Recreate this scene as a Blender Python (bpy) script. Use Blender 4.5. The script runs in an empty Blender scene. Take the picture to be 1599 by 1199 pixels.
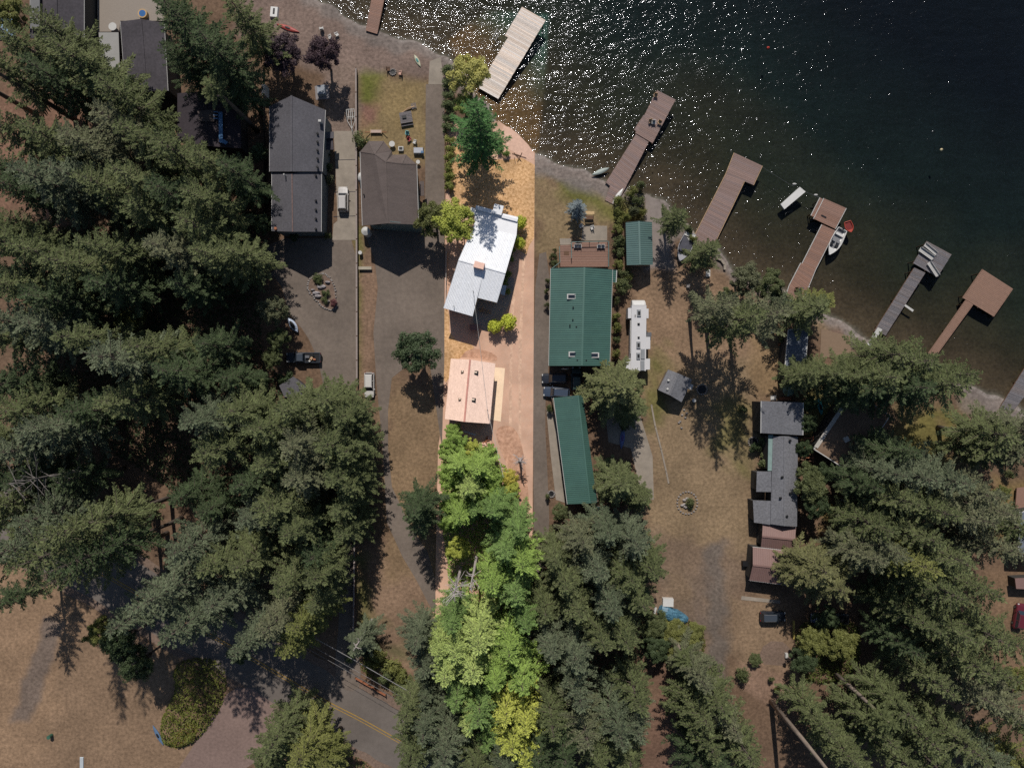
import bpy, math, random
import numpy as np
from mathutils import Vector, Matrix

R = random.Random(7)
scene = bpy.context.scene
COL = scene.collection
PI = math.pi

# ------------------------------------------------------------------ camera, sky, sun, exposure
CAM_H = 130.0          # drone height in metres
PXM = 8.3              # photograph pixels per metre on the ground
cam = bpy.data.cameras.new('camera')
cam.sensor_width = 36.0
cam.lens = 36.0 * CAM_H / (1599.0 / PXM)
cam.clip_start = 1.0
cam.clip_end = 6000.0
camo = bpy.data.objects.new('camera', cam)
camo.location = (0, 0, CAM_H)
camo.rotation_euler = (0, 0, 0)
COL.objects.link(camo)
scene.camera = camo

SUN_EL = math.radians(47)
SUN_DX = 0.08          # shadows fall down the picture and slightly right
world = bpy.data.worlds.new("World")
scene.world = world
world.use_nodes = True
wn = world.node_tree
sky = wn.nodes.new('ShaderNodeTexSky')
sky.sky_type = 'NISHITA'
sky.sun_disc = False
sky.sun_elevation = SUN_EL
sky.sun_rotation = -math.atan(SUN_DX)
sky.air_density = 1.0
sky.dust_density = 0.6
wn.links.new(sky.outputs[0], wn.nodes['Background'].inputs[0])
wn.nodes['Background'].inputs[1].default_value = 0.066
sun = bpy.data.lights.new('sun', 'SUN')
sun.energy = 4.1
sun.angle = math.radians(0.53)
sun.color = (1.0, 0.95, 0.88)
suno = bpy.data.objects.new('sun', sun)
suno.rotation_euler = Vector((SUN_DX, -1.0, -math.tan(SUN_EL))).to_track_quat('-Z', 'Y').to_euler()
suno.location = (0, 0, 200)
COL.objects.link(suno)
vs = scene.view_settings
scene.display_settings.display_device = 'sRGB'
vs.view_transform = 'Standard'
vs.look = 'None'
vs.exposure = 0.0
vs.gamma = 1.0
vs.use_curve_mapping = False
scene.cycles.use_denoising = False
scene.cycles.max_bounces = 5
scene.cycles.transparent_max_bounces = 6


# ------------------------------------------------------------------ helpers
def P(px, py, z=0.0):
    """point of the place that stands at height z under this pixel of the survey photograph"""
    k = (CAM_H - z) / CAM_H / PXM
    return Vector(((px - 799.5) * k, (599.5 - py) * k, z))


def lin(r, g, b):
    def f(c):
        c /= 255.0
        return c / 12.92 if c <= 0.04045 else ((c + 0.055) / 1.055) ** 2.4
    return (f(r), f(g), f(b))


MATS = {}


def mat(name, col, rough=0.8, var=0.15, scale=1.0, col2=None, bump=0.0, bscale=None, metal=0.0, spec=0.3,
        use_obj=False, trans=0.0, stretch=None, detail=6, patch=0.0, patchscale=0.08, attr=None):
    if name in MATS:
        return MATS[name]
    m = bpy.data.materials.new(name)
    m.use_nodes = True
    nt = m.node_tree
    N, L = nt.nodes, nt.links
    b = N['Principled BSDF']
    b.inputs['Roughness'].default_value = rough
    b.inputs['Metallic'].default_value = metal
    b.inputs['Specular IOR Level'].default_value = spec
    geo = N.new('ShaderNodeNewGeometry') if not use_obj else N.new('ShaderNodeTexCoord')
    pos = geo.outputs['Position'] if not use_obj else geo.outputs['Object']
    if stretch:
        mp = N.new('ShaderNodeMapping')
        mp.inputs['Scale'].default_value = stretch
        L.new(pos, mp.inputs[0])
        pos = mp.outputs[0]
    n1 = N.new('ShaderNodeTexNoise')
    n1.inputs['Scale'].default_value = scale
    n1.inputs['Detail'].default_value = detail
    n1.inputs['Roughness'].default_value = 0.65
    L.new(pos, n1.inputs['Vector'])
    mr = N.new('ShaderNodeMapRange')
    mr.inputs['From Min'].default_value = 0.3
    mr.inputs['From Max'].default_value = 0.7
    L.new(n1.outputs[0], mr.inputs[0])
    mix = N.new('ShaderNodeMix')
    mix.data_type = 'RGBA'
    c1 = tuple(max(0, c * (1 - var)) for c in col)
    c2 = tuple(c * (1 + var) for c in col) if col2 is None else col2
    mix.inputs[6].default_value = (*c1, 1)
    mix.inputs[7].default_value = (*c2, 1)
    L.new(mr.outputs[0], mix.inputs[0])
    out = mix.outputs[2]
    if attr:
        at = N.new('ShaderNodeAttribute')
        at.attribute_name = attr
        mrv = N.new('ShaderNodeMapRange')
        mrv.inputs['From Min'].default_value = 0.25
        mrv.inputs['From Max'].default_value = 0.75
        mrv.inputs['To Min'].default_value = 1 - var
        mrv.inputs['To Max'].default_value = 1 + var
        L.new(n1.outputs[0], mrv.inputs[0])
        mm = N.new('ShaderNodeVectorMath')
        mm.operation = 'SCALE'
        L.new(at.outputs['Color'], mm.inputs[0])
        L.new(mrv.outputs[0], mm.inputs['Scale'])
        out = mm.outputs[0]
    if patch:
        n2 = N.new('ShaderNodeTexNoise')
        n2.inputs['Scale'].default_value = patchscale
        n2.inputs['Detail'].default_value = 5
        n2.inputs['Roughness'].default_value = 0.6
        L.new(pos, n2.inputs['Vector'])
        m2 = N.new('ShaderNodeMapRange')
        m2.inputs['From Min'].default_value = 0.35
        m2.inputs['From Max'].default_value = 0.65
        m2.inputs['To Min'].default_value = 1 - patch
        m2.inputs['To Max'].default_value = 1 + patch
        L.new(n2.outputs[0], m2.inputs[0])
        v = N.new('ShaderNodeVectorMath')
        v.operation = 'SCALE'
        L.new(out, v.inputs[0])
        L.new(m2.outputs[0], v.inputs['Scale'])
        out = v.outputs[0]
    oi = N.new('ShaderNodeObjectInfo')
    mul = N.new('ShaderNodeMix')
    mul.data_type = 'RGBA'
    mul.blend_type = 'MULTIPLY'
    mul.inputs[0].default_value = 1.0
    L.new(out, mul.inputs[6])
    L.new(oi.outputs['Color'], mul.inputs[7])
    L.new(mul.outputs[2], b.inputs['Base Color'])
    if bump:
        nb = N.new('ShaderNodeTexNoise')
        nb.inputs['Scale'].default_value = bscale or scale * 3
        nb.inputs['Detail'].default_value = 4
        L.new(pos, nb.inputs['Vector'])
        bp = N.new('ShaderNodeBump')
        bp.inputs['Strength'].default_value = 1.0
        bp.inputs['Distance'].default_value = bump
        L.new(nb.outputs[0], bp.inputs['Height'])
        L.new(bp.outputs[0], b.inputs['Normal'])
    if trans:
        tr = N.new('ShaderNodeBsdfTranslucent')
        L.new(mul.outputs[2], tr.inputs[0])
        ms = N.new('ShaderNodeMixShader')
        ms.inputs[0].default_value = trans
        L.new(b.outputs[0], ms.inputs[1])
        L.new(tr.outputs[0], ms.inputs[2])
        L.new(ms.outputs[0], N['Material Output'].inputs[0])
    MATS[name] = m
    return m


def tag(o, label=None, cat=None, group=None, kind=None):
    if label: o['label'] = label
    if cat: o['category'] = cat
    if group: o['group'] = group
    if kind: o['kind'] = kind
    return o


def thing(name, label, cat, loc=(0, 0, 0), rot=0.0, group=None):
    o = bpy.data.objects.new(name, None)
    o.empty_display_size = 0.5
    COL.objects.link(o)
    o.location = loc
    o.rotation_euler = (0, 0, rot)
    return tag(o, label, cat, group)


def origin_of(o):
    v = Vector((0, 0, 0))
    while o is not None:
        v += o.location
        o = o.parent
    return v


class MB:
    """collects shapes into one mesh"""
    def __init__(s):
        s.v = []
        s.f = []

    def add(s, vs, fs):
        k = len(s.v)
        s.v += [tuple(p) for p in vs]
        s.f += [tuple(i + k for i in f) for f in fs]
        return s

    def box(s, c, size, rot=0.0, taper=1.0):
        hx, hy, hz = size[0] / 2, size[1] / 2, size[2] / 2
        cr, sr = math.cos(rot), math.sin(rot)
        pts = []
        for z, t in ((-hz, 1.0), (hz, taper)):
            for x, y in ((-hx, -hy), (hx, -hy), (hx, hy), (-hx, hy)):
                x2, y2 = x * t, y * t
                pts.append((c[0] + x2 * cr - y2 * sr, c[1] + x2 * sr + y2 * cr, c[2] + z))
        return s.add(pts, [(0, 3, 2, 1), (4, 5, 6, 7), (0, 1, 5, 4), (1, 2, 6, 5), (2, 3, 7, 6), (3, 0, 4, 7)])

    def prism(s, poly, z0, z1, scale_top=1.0):
        """poly: list of (x,y); z0,z1 numbers or lists"""
        n = len(poly)
        a = sum((poly[i][0] * poly[(i + 1) % n][1] - poly[(i + 1) % n][0] * poly[i][1]) for i in range(n))
        if a < 0:
            poly = list(reversed(poly))
            if isinstance(z0, list): z0 = list(reversed(z0))
            if isinstance(z1, list): z1 = list(reversed(z1))
        cx = sum(p[0] for p in poly) / n
        cy = sum(p[1] for p in poly) / n
        lo = [(p[0], p[1], z0[i] if isinstance(z0, list) else z0) for i, p in enumerate(poly)]
        hi = [(cx + (p[0] - cx) * scale_top, cy + (p[1] - cy) * scale_top, z1[i] if isinstance(z1, list) else z1) for i, p in enumerate(poly)]
        fs = [tuple(reversed(range(n))), tuple(range(n, 2 * n))]
        for i in range(n):
            j = (i + 1) % n
            fs.append((i, j, n + j, n + i))
        return s.add(lo + hi, fs)

    def slab(s, pts, th):
        """3-D polygon thickened downward"""
        n = len(pts)
        a = sum((pts[i][0] * pts[(i + 1) % n][1] - pts[(i + 1) % n][0] * pts[i][1]) for i in range(n))
        if a < 0: pts = list(reversed(pts))
        hi = [tuple(p) for p in pts]
        lo = [(p[0], p[1], p[2] - th) for p in pts]
        fs = [tuple(reversed(range(n))), tuple(range(n, 2 * n))]
        for i in range(n):
            j = (i + 1) % n
            fs.append((i, j, n + j, n + i))
        return s.add(lo + hi, fs)

    def tube(s, pts, rad, n=6, cap=True):
        pts = [Vector(p) for p in pts]
        rads = rad if isinstance(rad, (list, tuple)) else [rad] * len(pts)
        rings = []
        for i, p in enumerate(pts):
            d = (pts[min(i + 1, len(pts) - 1)] - pts[max(i - 1, 0)]).normalized()
            a = Vector((0, 0, 1)) if abs(d.z) < 0.9 else Vector((1, 0, 0))
            u = d.cross(a).normalized()
            w = d.cross(u).normalized()
            rings.append([p + (u * math.cos(2 * PI * k / n) + w * math.sin(2 * PI * k / n)) * rads[i] for k in range(n)])
        k0 = len(s.v)
        for r in rings: s.v += [tuple(q) for q in r]
        for i in range(len(pts) - 1):
            for k in range(n):
                a, b = k0 + i * n + k, k0 + i * n + (k + 1) % n
                s.f.append((a, a + n, b + n, b))
        if cap:
            s.f.append(tuple(k0 + k for k in range(n)))
            s.f.append(tuple(k0 + (len(pts) - 1) * n + k for k in reversed(range(n))))
        return s

    def cyl(s, c, r, h, n=12, r2=None):
        return s.tube([c, (c[0], c[1], c[2] + h)], [r, r if r2 is None else r2], n)

    def ell(s, c, rx, ry, rz, n=10, m=6, jit=0.0, rnd=None):
        k0 = len(s.v)
        for i in range(m + 1):
            th = PI * i / m
            for k in range(n):
                ph = 2 * PI * k / n
                j = 1 + (rnd.uniform(-jit, jit) if jit else 0)
                s.v.append((c[0] + rx * math.sin(th) * math.cos(ph) * j, c[1] + ry * math.sin(th) * math.sin(ph) * j, c[2] + rz * math.cos(th) * j))
        for i in range(m):
            for k in range(n):
                a, b = k0 + i * n + k, k0 + i * n + (k + 1) % n
                s.f.append((a, a + n, b + n, b))
        return s

    def mesh(s, name, m, off=(0, 0, 0), smooth=False):
        me = bpy.data.meshes.new(name)
        me.from_pydata([(v[0] - off[0], v[1] - off[1], v[2] - off[2]) for v in s.v], [], s.f)
        if smooth:
            me.polygons.foreach_set('use_smooth', [True] * len(me.polygons))
        me.materials.append(m)
        me.update()
        return me

    def build(s, name, m, parent=None, world=False, smooth=False, loc=None):
        off = origin_of(parent) if (parent is not None and world) else (0, 0, 0)
        o = bpy.data.objects.new(name, s.mesh(name, m, off, smooth))
        COL.objects.link(o)
        if parent is not None: o.parent = parent
        if loc is not None: o.location = loc
        return o


def tint(o, v=0.08, base=(1, 1, 1)):
    k = 1 + R.uniform(-v, v)
    w = R.uniform(-v, v) * 0.35
    o.color = (base[0] * k * (1 + w), base[1] * k, base[2] * k * (1 - w), 1)
    return o


def copy_tree(o, parent=None):
    c = o.copy()
    COL.objects.link(c)
    c.parent = parent
    for ch in o.children:
        copy_tree(ch, c)
    return c


def sheet(name, poly, z, m, cat=None, label=None, th=0.0):
    pts = [P(x, y, 0) for x, y in poly]
    n = len(pts)
    a = sum((pts[i].x * pts[(i + 1) % n].y - pts[(i + 1) % n].x * pts[i].y) for i in range(n))
    if a < 0: pts.reverse()
    mb = MB()
    if th:
        mb.prism([(p.x, p.y) for p in pts], z - th, z)
    else:
        mb.add([(p.x, p.y, z) for p in pts], [tuple(range(n))])
    o = mb.build(name, m)
    o['kind'] = 'structure'
    return o


def smooth_poly(pts, it=2):
    for _ in range(it):
        q = []
        n = len(pts)
        for i in range(n):
            a, b = pts[i], pts[(i + 1) % n]
            q.append((a[0] * .75 + b[0] * .25, a[1] * .75 + b[1] * .25))
            q.append((a[0] * .25 + b[0] * .75, a[1] * .25 + b[1] * .75))
        pts = q
    return pts


# ------------------------------------------------------------------ materials
ASPH = mat('asphalt', lin(108, 97, 88), .9, .16, 1.3, bump=.02, bscale=14, patch=.16, patchscale=.12)
ASPH2 = mat('asphalt_road', lin(102, 94, 88), .9, .10, 1.2, bump=.02, bscale=14, patch=.12, patchscale=.1)
CONC = mat('concrete', lin(138, 128, 116), .85, .12, .9, bump=.01, bscale=12, patch=.12, patchscale=.25)
CONCL = mat('pale_concrete', lin(240, 212, 180), .85, .07, .9, patch=.05, patchscale=.3)
GRAVEL = mat('gravel', lin(112, 94, 82), .95, .3, 2.2, bump=.03, bscale=10, patch=.15, patchscale=.1)
SHING_D = mat('dark_shingles', lin(84, 82, 86), .9, .22, 3.2, bump=.02, bscale=12, patch=.08, patchscale=.3)
SHING_B = mat('brown_shingles', lin(92, 82, 78), .9, .16, 3.0, bump=.02, bscale=12, patch=.08, patchscale=.4, stretch=(1, 3, 1))
SHING_G = mat('grey_shingles', lin(106, 106, 110), .9, .3, 3.2, bump=.02, bscale=12, patch=.08, patchscale=.3)
SHING_DK = mat('weathered_dark_shingles', lin(66, 62, 66), .9, .25, 2.2, patch=.15, patchscale=.3)
SHING_P = mat('tan_pink_shingles', lin(246, 212, 192), .9, .17, 2.4, bump=.015, bscale=12, stretch=(3, 1, 1), patch=.05, patchscale=.5)
ROOF_BR = mat('brown_roll_roof', lin(112, 92, 76), .9, .12, 1.5, patch=.12, patchscale=.3)
GREEN_M = mat('green_metal', lin(66, 98, 88), .40, .06, .6, spec=.8, patch=.07, patchscale=.2)
GREY_GM = mat('grey_green_metal', lin(84, 108, 104), .5, .06, .6, spec=.45, patch=.06, patchscale=.2)
MAROON = mat('maroon_metal', lin(124, 98, 92), .5, .07, .6, spec=.4)
WHITE_M = mat('white_metal', (.77, .78, .80), .5, .06, 1.5, spec=.3)
WHITE_T = mat('white_trim', lin(178, 176, 172), .6, .05, 1)
WHITE_H = mat('white_gelcoat', lin(196, 194, 190), .35, .05, 1, spec=.5)
WHITE_B = mat('bright_white', (.72, .72, .73), .5, .04, 1)
WALL_G = mat('grey_siding', lin(96, 104, 106), .8, .06, 1.0, stretch=(1, 1, 8))
WALL_T = mat('tan_siding', lin(120, 106, 92), .8, .08, 1.0, stretch=(1, 1, 8))
WALL_D = mat('dark_siding', lin(62, 60, 58), .8, .1, 1.0, stretch=(1, 1, 8))
WALL_S = mat('sunny_siding', lin(170, 140, 120), .8, .08, 1.0, stretch=(1, 1, 8))
GLASS = mat('dark_glass', lin(34, 40, 48), .08, .1, 1, spec=.8)
BLACKP = mat('black_plastic', lin(28, 28, 30), .5, .2, 3)
RUBBER = mat('rubber', lin(24, 24, 24), .8, .2, 3)
METAL = mat('grey_metal', lin(120, 120, 122), .4, .1, 2, metal=.6)
DECK_R = mat('red_brown_boards', lin(130, 101, 88), .75, .14, 1.6, stretch=(3, 3, 1))
DECK_P = mat('pink_grey_boards', lin(128, 108, 102), .75, .12, 1.6, stretch=(3, 3, 1))
DECK_G = mat('weathered_grey_boards', lin(104, 99, 100), .85, .28, 1.8, stretch=(3, 3, 1))
DECK_O = mat('new_cedar_boards', lin(131, 103, 88), .75, .08, 1.6)
DECK_W = mat('pale_bleached_boards', lin(212, 198, 186), .8, .2, 1.8, stretch=(3, 3, 1))
WOOD = mat('brown_wood', lin(96, 72, 56), .8, .2, 3)
WOODL = mat('light_wood', lin(168, 140, 110), .8, .15, 3)
RUST = mat('rusty_orange', lin(150, 96, 70), .8, .2, 3)
BARK = mat('bark', lin(92, 82, 74), .95, .35, 1.5, bump=.05, bscale=6, use_obj=True, stretch=(1, 1, .3))
BARK_P = mat('pale_bark', lin(138, 124, 112), .95, .3, 1.5, bump=.05, bscale=6, use_obj=True, stretch=(1, 1, .3))
BARK_D = mat('dead_bark', lin(170, 160, 156), .95, .2, 2, use_obj=True)
NEEDLE = mat('fir_needles', (1, 1, 1), .75, .40, 1.3, trans=.14, spec=.2)
LEAF = mat('leaves', (1, 1, 1), .6, .30, 1.2, trans=.3, spec=.25)
ROCK = mat('rock', lin(130, 124, 120), .9, .25, 1.5, bump=.05, bscale=4)
BRICKP = mat('pink_brick', lin(226, 186, 168), .85, .1, 4)
COLOURED = mat('painted', (1, 1, 1), .35, .04, 1.2, spec=.5)
CLOTH = mat('cloth', (1, 1, 1), .85, .08, 1.2)
# ------------------------------------------------------------------ terrain and lake
SHORE = [(-500, -700), (200, -160), (400, -45), (470, -18), (500, 0), (530, 20), (570, 43), (620, 60), (665, 73), (695, 88), (722, 115), (755, 160),
         (786, 203), (815, 226), (840, 243), (880, 258), (925, 274), (955, 290), (985, 300), (1015, 303), (1045, 322),
         (1062, 348), (1080, 364), (1112, 384), (1140, 412), (1160, 428), (1200, 444), (1240, 462), (1290, 492), (1330, 512), (1345, 524), (1368, 540),
         (1400, 551), (1450, 570), (1500, 592), (1550, 618), (1600, 640), (1750, 720), (2300, 1050), (4200, 2200)]
SH = np.array([P(x, y, -.4)[:2] for x, y in SHORE])


def ax(lo, hi, step, far):
    core = np.arange(lo, hi + 1e-6, step)
    out = []
    d = step * 2
    x = hi
    while x < far:
        x += d
        d *= 1.45
        out.append(x)
    neg = []
    d = step * 2
    x = lo
    while x > -far:
        x -= d
        d *= 1.45
        neg.append(x)
    return np.array(neg[::-1] + list(core) + out)


def seg_dist(X, Y, poly, closed):
    n = len(poly)
    D = np.full(X.shape, 1e9)
    for i in range(n if closed else n - 1):
        a, b = poly[i], poly[(i + 1) % n]
        d = b - a
        t = np.clip(((X - a[0]) * d[0] + (Y - a[1]) * d[1]) / (d @ d + 1e-12), 0, 1)
        D = np.minimum(D, np.hypot(X - a[0] - t * d[0], Y - a[1] - t * d[1]))
    return D


def inside(X, Y, poly):
    c = np.zeros(X.shape, bool)
    n = len(poly)
    for i in range(n):
        a, b = poly[i], poly[(i + 1) % n]
        if a[1] == b[1]: continue
        cond = ((a[1] > Y) != (b[1] > Y)) & (X < (b[0] - a[0]) * (Y - a[1]) / (b[1] - a[1]) + a[0])
        c ^= cond
    return c


gx = ax(-104, 104, 0.55, 1600)
gy = ax(-80, 80, 0.55, 1600)
GX, GY = np.meshgrid(gx, gy)
lake_poly = np.vstack([SH, [[2500, -1500], [2500, 2500], [-2500, 2500]]])
# small wobble of the waterline
WX = GX + 0.35 * np.sin(GY * 0.9 + 1.3) + 0.25 * np.sin(GX * 1.7)
WY = GY + 0.35 * np.sin(GX * 0.8) + 0.2 * np.sin(GY * 2.1 + .7)
ds = seg_dist(WX, WY, SH, False)
in_lake = inside(WX, WY, lake_poly)
sd = np.where(in_lake, ds, -ds)           # positive out in the lake
GZ = np.where(sd < -2.2, 0.0, np.where(sd < 0, -0.4 * (sd + 2.2) / 2.2, -0.4 - np.minimum(sd * 0.12, 9.0)))

# colours of the ground, with some light effects painted into the lake bed
def blend(col, w, c):
    return col * (1 - w[..., None]) + np.array(c)[None, None, :] * w[..., None]


jit = 0.8 * np.sin(GX * .83 + 2 * np.sin(GY * .31)) + 0.7 * np.sin(GY * .97 + 1.7 * np.sin(GX * .41)) + .5 * np.sin((GX + GY) * 1.9)
C = np.zeros(GX.shape + (3,))
C[:] = lin(104, 84, 68)
REG = [
    # polygon in survey pixels, colour, softness in metres
    ([(0, 870), (140, 880), (150, 1199), (-40, 1260), (-60, 860)], lin(132, 108, 86), 2),
    ([(100, 1000), (300, 1000), (330, 1300), (60, 1300)], lin(124, 102, 82), 3),
    ([(-40, 150), (130, 150), (130, 330), (-40, 330)], lin(120, 92, 76), 3),
    ([(556, 860), (600, 840), (640, 880), (690, 900), (690, 1090), (620, 1060), (560, 960)], lin(124, 102, 84), 2),
    ([(598, 600), (700, 600), (690, 900), (600, 900)], lin(124, 103, 80), 2),
    ([(560, 870), (574, 870), (580, 1000), (560, 980)], lin(98, 94, 58), 1.5),
    ([(600, 965), (650, 990), (660, 1000), (610, 980)], lin(96, 88, 64), 1.5),
    ([(590, 1000), (640, 1018), (655, 1040), (600, 1020)], lin(98, 90, 66), 1.5),
    ([(515, 1125), (640, 1190), (700, 1260), (500, 1260)], lin(118, 92, 74), 2),
    ([(556, 106), (672, 125), (668, 255), (556, 250)], lin(122, 105, 76), 1.2),
    ([(556, 106), (600, 112), (585, 165), (556, 165)], lin(96, 98, 48), 2.0),
    ([(600, 130), (650, 140), (650, 200), (590, 180)], lin(126, 108, 76), 2.0),
    ([(565, 165), (590, 170), (590, 200), (565, 200)], lin(120, 90, 78), 1.2),
    ([(556, 355), (567, 355), (567, 600), (556, 600)], lin(104, 98, 60), .8),
    ([(567, 400), (595, 410), (585, 520), (575, 640), (562, 640)], lin(128, 104, 86), 1.2),
    ([(835, 270), (955, 290), (960, 350), (850, 400), (835, 400)], lin(126, 108, 82), 2),
    ([(860, 270), (950, 300), (940, 335), (870, 300)], lin(98, 96, 52), 2),
    ([(955, 300), (1010, 290), (1010, 350), (955, 350)], lin(104, 100, 56), 1.5),
    ([(985, 420), (1110, 420), (1200, 500), (1190, 600), (1010, 600), (985, 500)], lin(130, 107, 86), 2),
    ([(1005, 560), (1190, 560), (1180, 860), (1160, 900), (1010, 850)], lin(126, 107, 84), 2),
    ([(1012, 540), (1032, 540), (1040, 660), (1012, 660)], lin(104, 98, 60), 2),
    ([(1110, 620), (1180, 640), (1160, 740), (1120, 700)], lin(108, 99, 66), 2.5),
    ([(1020, 830), (1170, 860), (1165, 1010), (1080, 1060), (1010, 960)], lin(116, 98, 82), 2),
    ([(1140, 930), (1240, 930), (1240, 1060), (1140, 1050)], lin(122, 102, 82), 2),
    ([(1098, 850), (1126, 850), (1134, 960), (1134, 1060), (1106, 1060), (1100, 960)], lin(100, 90, 82), 1.2),
    ([(1040, 900), (1100, 890), (1100, 980), (1080, 960)], lin(108, 94, 84), 2),
    ([(68, 965), (98, 975), (78, 1050), (48, 1125), (18, 1125), (38, 1060), (56, 1020)], lin(108, 94, 84), .7),
    ([(1050, 880), (1090, 900), (1080, 950), (1040, 930)], lin(116, 98, 80), 2),
    ([(1260, 600), (1330, 600), (1280, 700), (1262, 690)], lin(112, 104, 66), 1.5),
    ([(1180, 500), (1240, 500), (1250, 620), (1170, 620)], lin(128, 106, 80), 1.5),
    ([(1410, 640), (1500, 640), (1520, 720), (1470, 730), (1400, 700)], lin(104, 96, 56), 2),
    ([(1475, 670), (1515, 690), (1500, 720), (1470, 700)], lin(122, 100, 76), 2),
    ([(1540, 760), (1640, 740), (1640, 900), (1560, 860)], lin(116, 98, 66), 2),
    ([(1535, 900), (1660, 860), (1660, 1080), (1560, 1060)], lin(116, 94, 74), 2),
    ([(1290, 780), (1330, 780), (1320, 870), (1285, 860)], lin(110, 98, 54), 1.5),
    ([(1310, 800), (1335, 780), (1330, 870), (1308, 870)], lin(128, 114, 100), .8),
    ([(1020, 1040), (1070, 1040), (1080, 1260), (1000, 1260)], lin(108, 84, 70), 2),
    ([(1150, 1030), (1240, 1050), (1230, 1110), (1150, 1070)], lin(128, 104, 88), 1.5),
    ([(370, -60), (490, -40), (700, 80), (760, 165), (700, 140), (672, 126), (556, 104), (545, 215), (510, 215), (505, 120), (372, 60)], lin(118, 101, 92), 1.0),
    ([(512, 100), (560, 100), (560, 210), (512, 210)], lin(116, 100, 90), .8),
    ([(762, 180), (950, 282), (962, 318), (830, 268), (775, 215)], lin(112, 104, 98), .8),
    ([(1008, 300), (1046, 325), (1052, 420), (1006, 420)], lin(122, 112, 106), .6),
    ([(1185, 440), (1300, 490), (1300, 530), (1185, 500)], lin(118, 100, 80), 1.5),
    ([(1328, 505), (1420, 545), (1330, 560), (1290, 520)], lin(108, 88, 76), 1),
    ([(1480, 590), (1620, 650), (1600, 680), (1500, 640)], lin(124, 112, 100), 1.2),
]
for poly, c, soft in REG:
    pg = np.array([P(x, y)[:2] for x, y in poly])
    lo, hi = pg.min(0) - 6, pg.max(0) + 6
    m_ = (GX > lo[0]) & (GX < hi[0]) & (GY > lo[1]) & (GY < hi[1])
    xs, ys = GX[m_], GY[m_]
    d = seg_dist(xs, ys, pg, True)
    d = np.where(inside(xs, ys, pg), d, -d) + jit[m_] * soft * .45
    w = np.clip(.5 + d / soft / 1.6, 0, 1)
    C[m_] = C[m_] * (1 - w[:, None]) + np.array(c)[None] * w[:, None]
# beach rim, foam line, lake bed darkened with depth, the water's light absorption painted in
wob = 0.5 * np.sin(GX * .45 + GY * .3) + .4 * np.sin(GX * 1.1 - GY * .7)
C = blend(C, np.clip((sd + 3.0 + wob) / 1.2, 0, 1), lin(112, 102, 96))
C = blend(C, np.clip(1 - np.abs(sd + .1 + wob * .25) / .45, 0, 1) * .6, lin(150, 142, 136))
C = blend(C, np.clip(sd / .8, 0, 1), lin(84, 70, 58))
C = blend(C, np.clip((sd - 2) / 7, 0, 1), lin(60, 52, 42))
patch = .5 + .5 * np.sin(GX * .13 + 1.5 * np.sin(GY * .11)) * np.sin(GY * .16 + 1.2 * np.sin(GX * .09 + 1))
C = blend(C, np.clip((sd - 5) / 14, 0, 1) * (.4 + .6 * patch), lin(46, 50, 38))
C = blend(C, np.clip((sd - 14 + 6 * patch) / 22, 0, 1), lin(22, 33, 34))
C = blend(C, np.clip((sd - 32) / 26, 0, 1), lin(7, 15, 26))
# bright band over the long parcel's water, its extra light painted into the bed
pg = np.array([P(x, y)[:2] for x, y in [(700, 60), (760, 8), (858, 10), (852, 120), (838, 246), (790, 215), (725, 120)]])
d = seg_dist(GX, GY, pg, True)
w = np.clip(.5 + np.where(inside(GX, GY, pg), d, -d) / .7, 0, 1) * (sd > 0)
C = blend(C, w * .6 * np.clip(1 - sd / 22, 0, 1), lin(140, 104, 68))
C = blend(C, w * .8 * np.clip((sd - 7) / 9, 0, 1), lin(58, 92, 86))

ny, nx = GX.shape
verts = np.stack([GX, GY, GZ], -1).reshape(-1, 3)
ii = np.arange(ny * nx).reshape(ny, nx)
quads = np.stack([ii[:-1, :-1], ii[:-1, 1:], ii[1:, 1:], ii[1:, :-1]], -1).reshape(-1, 4)


def grid_obj(name, verts, quads, m, col=None):
    used = np.unique(quads)
    remap = np.full(len(verts), -1)
    remap[used] = np.arange(len(used))
    v2, q2 = verts[used], remap[quads]
    me = bpy.data.meshes.new(name)
    me.vertices.add(len(v2))
    me.vertices.foreach_set('co', v2.astype(np.float32).ravel())
    me.loops.add(len(q2) * 4)
    me.loops.foreach_set('vertex_index', q2.astype(np.int32).ravel())
    me.polygons.add(len(q2))
    me.polygons.foreach_set('loop_start', np.arange(0, len(q2) * 4, 4, dtype=np.int32))
    me.polygons.foreach_set('use_smooth', np.ones(len(q2), bool))
    if col is not None:
        a = me.color_attributes.new('soil', 'FLOAT_COLOR', 'POINT')
        cc = np.ones((len(v2), 4), np.float32)
        cc[:, :3] = col.reshape(-1, 3)[used]
        a.data.foreach_set('color', cc.ravel())
    me.update(calc_edges=True)
    me.validate()
    me.materials.append(m)
    o = bpy.data.objects.new(name, me)
    COL.objects.link(o)
    o['kind'] = 'structure'
    return o


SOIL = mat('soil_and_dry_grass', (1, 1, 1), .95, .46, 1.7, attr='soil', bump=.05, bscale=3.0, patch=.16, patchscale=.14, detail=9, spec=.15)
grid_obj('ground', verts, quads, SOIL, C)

# the lake surface
WATER = bpy.data.materials.new('lake_water')
WATER.use_nodes = True
nt = WATER.node_tree
N, L = nt.nodes, nt.links
N.remove(N['Principled BSDF'])
geo = N.new('ShaderNodeNewGeometry')


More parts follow.
